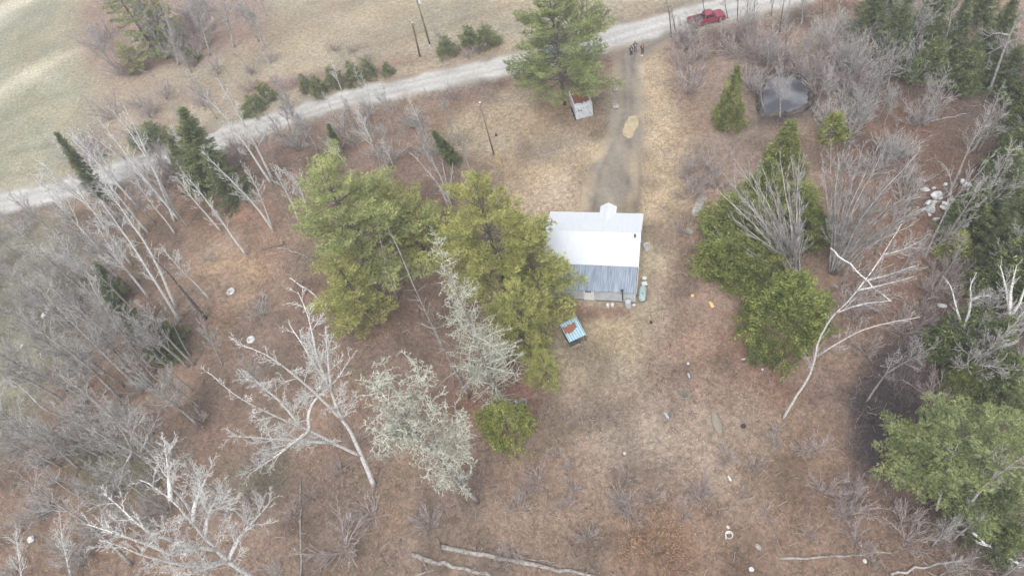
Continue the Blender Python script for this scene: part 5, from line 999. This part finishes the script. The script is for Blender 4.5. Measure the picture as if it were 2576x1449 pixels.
# pale and dark stems toward the top of the picture
k = 0
for (b, t, lb, pr) in [((2243, 142), (2272, -10), 'pale stem, second from left before the dark upper wood', TG), ((2258, 146), (2311, -10), 'pale stem, left of the close trio before the dark upper wood', TG), ((2272, 146), (2325, -10), 'pale stem, middle of the close trio before the dark upper wood', TG), ((2284, 150), (2345, 0), 'pale stem, right of the close trio before the dark upper wood', TG), ((2206, 95), (2226, -20), 'pale stem, leftmost before the dark upper wood', TG), ((2354, 180), (2403, -5), 'pale stem alone in front of the bright small conifer', TG),
        ((2536, 240), (2562, 60), 'thin grey stem just right of the big leaning trunk', TG), ((2552, 245), (2590, 90), 'thin grey stem at the right edge by the leaning trunk', TG), ((1690, 95), (1678, -15), 'dark stem left of the red pickup', TD), ((1700, 90), (1688, 10), 'thinner dark stem close to the first one left of the pickup', TD), ((1776, 60), (1764, -30), 'dark stem in front of the red pickup', TD), ((1832, 48), (1815, -30), 'dark stem at the nose of the pickup', TD), ((1856, 55), (1857, -40), 'dark stem right of the pickup, first one', TD), ((1880, 40), (1882, -30), 'dark stem right of the pickup, second one', TD), ((1895, 70), (1900, -25), 'dark stem right of the pickup, third one', TD), ((1940, 40), (1948, -30), 'dark stem by the road end, left of a pair', TD), ((1962, 80), (1976, -30), 'dark stem by the road end, right of a pair', TD), ((1975, 130), (1985, 30), 'dark stem lower down toward the pond', TD), ((2068, 50), (2070, -30), 'dark stem at the top edge right of the road', TD),
        ((1962, 300), (1962, 140), 'slender tree standing in front of the pond', TG), ((2045, 290), (2085, 170), 'slender pale tree at the right bank of the pond', TG), ((1920, 275), (1905, 170), 'thin tree on the left bank of the pond', TG), ((2110, 200), (2140, 80), 'pale tree upper right of the pond', TG), ((2200, 310), (2260, 210), 'pair of thin stems in the brush right of the pond, left stem', TG), ((2215, 300), (2250, 225), 'pair of thin stems in the brush right of the pond, right stem', TG), ((2150, 350), (2200, 240), 'bent pale tree above the small yellowish cedar', TG),
        ((2200, 640), (2300, 480), 'grey tree behind the leaning birch', TG), ((2250, 700), (2340, 580), 'grey tree left of the white stones', TG), ((2330, 640), (2450, 540), 'thin tree below the white stones', TG), ((2180, 1010), (2260, 880), 'grey tree over the dark boggy ground', TG), ((2230, 940), (2360, 860), 'grey tree with fine twigs right of the dark bog', TG), ((2520, 760), (2570, 560), 'grey tree at the right edge above the pale birch', TG), ((2440, 960), (2380, 860), 'crooked small tree between bog and pale birch', TG), ((2560, 420), (2600, 250), 'grey tree at the right edge in the brown clearing', TG),
        ((420, 150), (330, -20), 'bare tree behind the layered pine, left one', TG), ((450, 165), (400, 0), 'bare tree behind the layered pine, right one', TG), ((530, 140), (480, -30), 'bare tree in the top left thicket, tall left', TG), ((590, 120), (550, -40), 'bare tree in the top left thicket, tall middle', TG), ((660, 130), (640, -20), 'bare tree in the top left thicket, rightmost', TG), ((300, 190), (215, 70), 'thin bare tree left of the layered pine', TG), ((545, 300), (470, 180), 'faint bare tree between field and birches, left', TG), ((600, 290), (540, 190), 'faint bare tree between field and birches, middle', TG), ((770, 360), (690, 200), 'forked grey tree over the road left of the pines', TG), ((730, 330), (700, 225), 'grey tree left of the forked one by the road', TG), ((900, 340), (860, 240), 'grey tree in front of the road above the left pine', TG), ((990, 340), (960, 210), 'taller grey tree in front of the road above the centre', TG), ((1130, 130), (1085, 60), 'thin bare tree beside the utility poles', TG), ((860, 230), (835, 160), 'small white sapling in the roadside row', TW), ((905, 215), (890, 170), 'smaller white sapling right in the roadside row', TW),
        ((560, 920), (500, 800), 'thin bare tree on the leaves right of the spruces', TG), ((480, 900), (395, 760), 'bare twiggy tree over the lowest left spruce', TG), ((1180, 1250), (1150, 1170), 'low bare sapling at the foot of the lichen tree', TG), ((680, 1000), (600, 900), 'thin bare tree behind the big white birch', TG), ((240, 480), (200, 400), 'thin bare tree by the road left of the birches', TG), ((500, 360), (430, 260), 'thin bare tree behind the bushy spruce', TG)]:
    g0 = G(*b); h = min(max(fit_h(g0, t[0], t[1], 3, 17), 4), 15); tp = G(t[0], t[1], h); dd = math.hypot(tp[0] - g0[0], tp[1] - g0[1]); mx = h * .4
    tp = (g0[0] + (tp[0] - g0[0]) * min(1, mx / (dd + 1e-6)), g0[1] + (tp[1] - g0[1]) * min(1, mx / (dd + 1e-6)))
    inst(pr[k % len(pr)], 'sapling' if h < 5 else 'bare_tree', lb, 'sapling' if h < 5 else 'tree', (g0[0], g0[1]), h, None, k * 1.3, tp, 1.25 if b[1] < 260 else .95); k += 1

# ------------------------------------------------------------------ leafless shrubs
rs = np.random.RandomState(5); BOG = wp([(2125, 1010), (2190, 900), (2310, 850), (2380, 900), (2300, 1100), (2220, 1200), (2150, 1180)])
AREAS = [((1080, 1900, 1200, 1449), 12, SHP, (1.0, 1.9), 'leafless low grey shrub along the bottom of the clearing'), ((1700, 2170, 95, 240), 30, SHP, (2.6, 4.0), 'leafless grey pink shrub in the thicket between road and pond'), ((2040, 2330, 90, 220), 18, SHG, (3, 4.8), 'leafless grey shrub at the left foot of the dark upper wood'), ((2080, 2340, 230, 420), 14, SHG, (2.2, 3.6), 'leafless grey shrub on the slope right of the pond'),
         ((2100, 2320, 380, 560), 9, SHG, (2.4, 3.6), 'leafless grey shrub in the dense brush left of the white stones'), ((1690, 1810, 380, 620), 9, SHP, (1.5, 3), 'leafless pinkish shrub left of the big cedars'), ((2130, 2420, 620, 1080), 20, SHP, (1.6, 2.8), 'leafless brownish shrub around the dark bog'),
         ((2030, 2576, 1110, 1449), 28, SHP, (1.2, 2.6), 'leafless low shrub in the lower right brush'), ((0, 460, 950, 1449), 24, SHG, (1.8, 3.2), 'leafless grey shrub in the bottom left woods'), ((460, 1000, 1060, 1300), 9, SHP, (1.2, 2.2), 'leafless low shrub behind the big forked birch'),
         ((0, 300, 540, 960), 24, SHG, (2, 3.5), 'leafless grey shrub at the left edge woods'), ((200, 620, 230, 470), 22, SHP, (2.4, 4), 'leafless pink grey shrub between road and left birches'), ((690, 1130, 260, 420), 14, SHG, (2, 3.6), 'leafless grey shrub beside the road above the pines'),
         ((230, 620, 10, 190), 20, SHP, (3, 5), 'leafless grey pink shrub in the top left thicket'), ((1300, 1960, 1110, 1330), 14, SHP, (1.2, 2.2), 'faint leafless shrub in the lower clearing'), ((560, 1250, 120, 250), 13, SHP, (1.5, 2.6), 'leafless shrub along the far roadside')]
k = 0
road_c = lambda x, y: min(poly_sd(np.array([x]), np.array([y]), ROAD)[0], poly_sd(np.array([x]), np.array([y]), DRIVE)[0])
for (a, n, prs, hr, lb) in AREAS:
    c = 0; tries = 0
    while c < n and tries < n * 20:
        tries += 1; u, v = rs.uniform(a[0], a[1]), rs.uniform(a[2], a[3]); g0 = G(u, v)
        if road_c(g0[0], g0[1]) < .9 or poly_sd(g0[:1], g0[1:2], POND)[0] < .5 or poly_sd(g0[:1], g0[1:2], BOG)[0] < .3: continue
        inst(prs[k % 3], 'bare_shrub', lb, 'shrub', g0, rs.uniform(*hr) * 1.25, lb.replace('leafless', 'bare').replace('shrub', 'shrubs'), rs.rand() * 6, None, 1.1); c += 1; k += 1
def one_shrub(pr, u, v, h, w, lb): inst(pr, 'bare_shrub', lb, 'shrub', G(u, v), h, None, u, None, w)
# crowds of grey trees in the woods
def crowd(n, box, hr, lb, prs, grp, seed):
    q = np.random.RandomState(seed); c = 0
    while c < n:
        u, v = q.uniform(box[0], box[1]), q.uniform(box[2], box[3]); g0 = G(u, v)
        if road_c(g0[0], g0[1]) < 1.5 or poly_sd(g0[:1], g0[1:2], POND)[0] < 1 or poly_sd(g0[:1], g0[1:2], BOG)[0] < .5: continue
        h = q.uniform(*hr); tp = (g0[0] + q.normal() * h * .05 - h * .02, g0[1] + q.normal() * h * .05)
        inst(prs[c % len(prs)], 'conifer' if prs[0] is S3 else 'bare_tree', lb, 'tree', (g0[0], g0[1]), h, grp, q.rand() * 6, tp, 1.15); c += 1
crowd(26, (130, 520, 700, 1330), (8, 13), 'grey leafless tree in the crowded woods at the left', TG, 'grey trees of the left woods', 1)
crowd(12, (-60, 180, 560, 980), (7, 11), 'grey leafless tree at the far left edge below the road', TG, 'grey trees of the far left edge', 2)
crowd(13, (230, 520, 380, 640), (6, 10), 'slender pale tree in the belt between road and brown clearing at the left', TG + TW, 'slender trees of the left belt', 3)
crowd(12, (330, 680, 40, 190), (6, 10), 'slender bare tree in the top left thicket by the field', TG, 'trees of the top left thicket', 4)
crowd(22, (2350, 2640, 330, 1000), (7, 12), 'grey leafless tree in the dim woods at the right edge', TG, 'grey trees of the right edge', 5)
crowd(10, (2330, 2600, 1150, 1460), (4, 7), 'small leafless tree in the lower right corner woods', TG, 'small trees of the lower right corner', 6)
crowd(12, (2060, 2330, 110, 330), (5, 9), 'leafless tree between pond and dark upper wood', TG, 'trees between pond and upper wood', 7)
crowd(20, (690, 1160, 260, 440), (5, 8), 'pale twiggy tree between road and the centre pines', TG + TW, 'twiggy trees behind the centre pines', 8)
crowd(9, (1720, 2040, 60, 200), (5, 8), 'leafless tree in the thicket below the red pickup', TG, 'trees below the pickup', 9)
crowd(11, (250, 560, 470, 800), (10, 14), 'tall white birch in the crowded belt left of the brown clearing', TW, 'white birches of the left belt', 11)
crowd(14, (150, 520, 800, 1300), (7, 11), 'grey twiggy tree low in the woods at the left', TG, 'low grey trees of the left woods', 13)
crowd(8, (2480, 2640, 260, 760), (8, 11), 'dark conifer deep in the woods at the right edge', [S3, CE], 'conifers deep in the right edge woods', 12)
one_shrub(SHP[0], 868, 1380, 3.6, 1.5, 'large pinkish grey twig shrub at the bottom, right of the slim pole'); one_shrub(SHG[1], 660, 790, 2.6, 1.5, 'bare grey shrub on the leaves above the big white birch'); one_shrub(SHP[1], 1640, 1260, 2.4, 1., 'reddish bare shrub left of the orange leaf pile')
one_shrub(SHG[0], 700, 1440, 2.2, 1.1, 'pale lichen shrub between the bottom left birch and the slim pole'); one_shrub(SHP[2], 940, 1300, 2.2, 1.6, 'low pinkish shrub right above the large bottom twig shrub'); one_shrub(SHP[2], 530, 660, 1.6, 1.7, 'low greyish tangle beside the single birch trunk'); one_shrub(SHG[2], 1560, 1275, 2, 1., 'faint grey shrub in the lower clearing left of the reddish one')

# ------------------------------------------------------------------ loose leaves and dry grass
def att_mat(name, rough=.9):
    m, n, l, b = mat_new(name); a = n.new('ShaderNodeAttribute'); a.attribute_name = 'col'; l.new(a.outputs['Color'], b.inputs['Base Color']); b.inputs['Roughness'].default_value = rough; b.inputs['Specular IOR Level'].default_value = .15; return m
LM = att_mat('dry_leaf_litter')
rg = np.random.RandomState(9)
def scatter(n, box, yb=None):
    x = rg.uniform(box[0], box[1], n); y = rg.uniform(box[2], box[3], n)
    d = np.minimum.reduce([poly_sd(x, y, p) for p in (ROAD, DRIVE, POND, PUDDLE)]); hd = np.hypot(x - 10, y - 49)
    ok = (d > .5) & ~((hd < 8.2)); return x[ok], y[ok]
def lawn_w(x, y): 
    return 1 / (1 + np.exp(np.clip(poly_sd(x, y, LAYERS[8][0]) / .8, -30, 30)))
# leaves
x, y = scatter(120000, (-62, 70, 2, 96)); keep = rg.rand(len(x)) > lawn_w(x, y) * .7; x, y = x[keep], y[keep]; n = len(x)
zg = np.full(n, .06) + rg.rand(n) * .10; s = rg.uniform(.05, .12, n); a = rg.rand(n) * 6.283; tl = rg.normal(size=(n, 2)) * .35
V = np.zeros((n, 4, 3)); 
for q, (cx, cy) in enumerate(((-1, -.5), (.2, -.7), (1, .5), (-.2, .7))):
    dx = (cx * np.cos(a) - cy * np.sin(a)) * s; dy = (cx * np.sin(a) + cy * np.cos(a)) * s; V[:, q] = np.stack([x + dx, y + dy, zg + dx * tl[:, 0] + dy * tl[:, 1]], 1)
col = ground_col(x, y) * rg.uniform(.6, 1.65, n)[:, None] * np.array([1.04, .98, .92]); col = np.clip(col, 0, .75)
m = MB(); m.add(V.reshape(-1, 3), None, np.arange(n * 4).reshape(-1, 4)); put(link('leaf_litter', m.mesh('leaf_litter', LM, False, np.repeat(col, 4, 0))), kind='stuff', label='dry brown fallen leaves over the woodland floor', cat='leaves')
# grass
x, y = scatter(230000, (-75, 75, 2, 125)); lw = lawn_w(x, y); keep = rg.rand(len(x)) > lw * .35; x, y, lw = x[keep], y[keep], lw[keep]; n = len(x); fld = y > 97
hgt = rg.uniform(.18, .62, n) * (1 - .65 * lw) * np.where(fld, .4, 1) * (.5 + vnoise(x, y, 4, 41)); a = rg.rand(n) * 6.283; w = rg.uniform(.010, .024, n); ln = rg.normal(size=(n, 2)) * .22
V = np.zeros((n, 3, 3)); V[:, 0] = np.stack([x - np.cos(a) * w, y - np.sin(a) * w, x * 0], 1); V[:, 1] = np.stack([x + np.cos(a) * w, y + np.sin(a) * w, x * 0], 1); V[:, 2] = np.stack([x + ln[:, 0] * hgt * 1.4, y + ln[:, 1] * hgt * 1.4, hgt], 1)
col = np.clip(ground_col(x, y) * rg.uniform(.7, 1.75, n)[:, None], 0, .7)
m = MB(); m.add(V.reshape(-1, 3), np.arange(n * 3).reshape(-1, 3)); put(link('dry_grass', m.mesh('dry_grass', LM, False, np.repeat(col, 3, 0))), kind='stuff', label='dry grass stalks over field and clearing', cat='grass')

# fallen twigs
x, y = scatter(9000, (-62, 70, 4, 96)); keep = rg.rand(len(x)) > lawn_w(x, y) * .8; x, y = x[keep], y[keep]; tw = MB(); n = len(x)
a = rg.rand(n) * 6.283; l = rg.uniform(.25, 1.1, n); w = rg.uniform(.010, .024, n); dx, dy = np.cos(a), np.sin(a); z = .09 + rg.rand(n) * .1; V = np.zeros((n, 6, 3))
for q, (s_, t_, zz_) in enumerate(((-1, 0, 0), (1, 0, 0), (0, 0, 1), (-1, 1, 0), (1, 1, 0), (0, 1, 1))):
    V[:, q] = np.stack([x + dx * l * t_ - dy * w * s_, y + dy * l * t_ + dx * w * s_, z + zz_ * w * 1.6 + t_ * .04], 1)
b6 = (np.arange(n) * 6)[:, None]; Q6 = np.concatenate([b6 + np.array([[0, 3, 5, 2]]), b6 + np.array([[1, 2, 5, 4]]), b6 + np.array([[0, 1, 4, 3]])]); tw.add(V.reshape(-1, 3), None, Q6)
gcol = np.where(rg.rand(n)[:, None] < .5, np.array([[.36, .34, .31]]), np.array([[.20, .16, .13]])) * rg.uniform(.7, 1.3, n)[:, None]
put(link('fallen_twigs', tw.mesh('fallen_twigs', LM, False, np.repeat(gcol, 6, 0))), kind='stuff', label='fallen grey twigs littering the woodland floor', cat='twigs')

# brush: low stems and briars too many to count, thick in the woods, none on lawn or field
x, y = scatter(330000, (-75, 75, 2, 112)); lw = lawn_w(x, y); wd = np.clip(poly_sd(x, y, FARN) / 2 + (y > 98) * 1.2, 0, 1)
dn = np.clip((vnoise(x, y, 4.5, 61) * .6 + vnoise(x, y, 1.6, 62) * .4 - .36) * 3.2, .04, 1) * wd * (1 - lw)
dn *= np.where((x > 2) & (x < 22) & (y > 22) & (y < 42), .35, 1); dn *= np.where(y > 98, .12, 1)
keep = rg.rand(len(x)) < dn; x, y = x[keep], y[keep]; n = len(x)
h = rg.uniform(.5, 1.5, n) * (.6 + .8 * vnoise(x, y, 5, 63)); a = rg.rand(n) * 6.283; w = rg.uniform(.006, .013, n); lx, ly = rg.normal(size=n) * .35 * h, rg.normal(size=n) * .35 * h
V = np.zeros((n, 3, 3)); V[:, 0] = np.stack([x - np.cos(a) * w, y - np.sin(a) * w, x * 0], 1); V[:, 1] = np.stack([x + np.cos(a) * w, y + np.sin(a) * w, x * 0], 1); V[:, 2] = np.stack([x + lx, y + ly, h], 1)
m1, m2 = V.copy(), V.copy(); mid = (V[:, 0] + V[:, 2]) / 2; tip = mid + np.stack([rg.normal(size=n) * .28 * h, rg.normal(size=n) * .28 * h, h * .42], 1)
m1[:, 0] = mid - np.array([.005, 0, 0]); m1[:, 1] = mid + np.array([.005, .004, 0]); m1[:, 2] = tip
col = np.where(rg.rand(n)[:, None] < .55, np.array([[.35, .29, .27]]), np.array([[.27, .205, .17]])) * rg.uniform(.7, 1.35, n)[:, None]
bm_ = MB(); bm_.add(V.reshape(-1, 3), np.arange(n * 3).reshape(-1, 3)); bm_.add(m1.reshape(-1, 3), np.arange(n * 3).reshape(-1, 3))
put(link('brush', bm_.mesh('brush', LM, False, np.vstack([np.repeat(col, 3, 0), np.repeat(col, 3, 0)]))), kind='stuff', label='low pinkish grey brush of briars and saplings over the woodland floor', cat='brush')
# thin haze volume, added to soften contrast and lift the shadows
hz = bpy.data.materials.new('haze'); hz.use_nodes = True; hn = hz.node_tree.nodes; hn.remove(hn['Principled BSDF']); pv = hn.new('ShaderNodeVolumePrincipled'); pv.inputs['Density'].default_value = .0009; pv.inputs['Color'].default_value = (.93, .95, 1, 1); pv.inputs['Anisotropy'].default_value = .2
hz.node_tree.links.new(pv.outputs[0], hn['Material Output'].inputs['Volume'])
hb = MB(); hb.box(-1600, 1600, -1600, 2100, -1.2, 72); put(hb.obj('haze', hz), kind='stuff', label='thin pale haze added to soften the contrast', cat='haze')
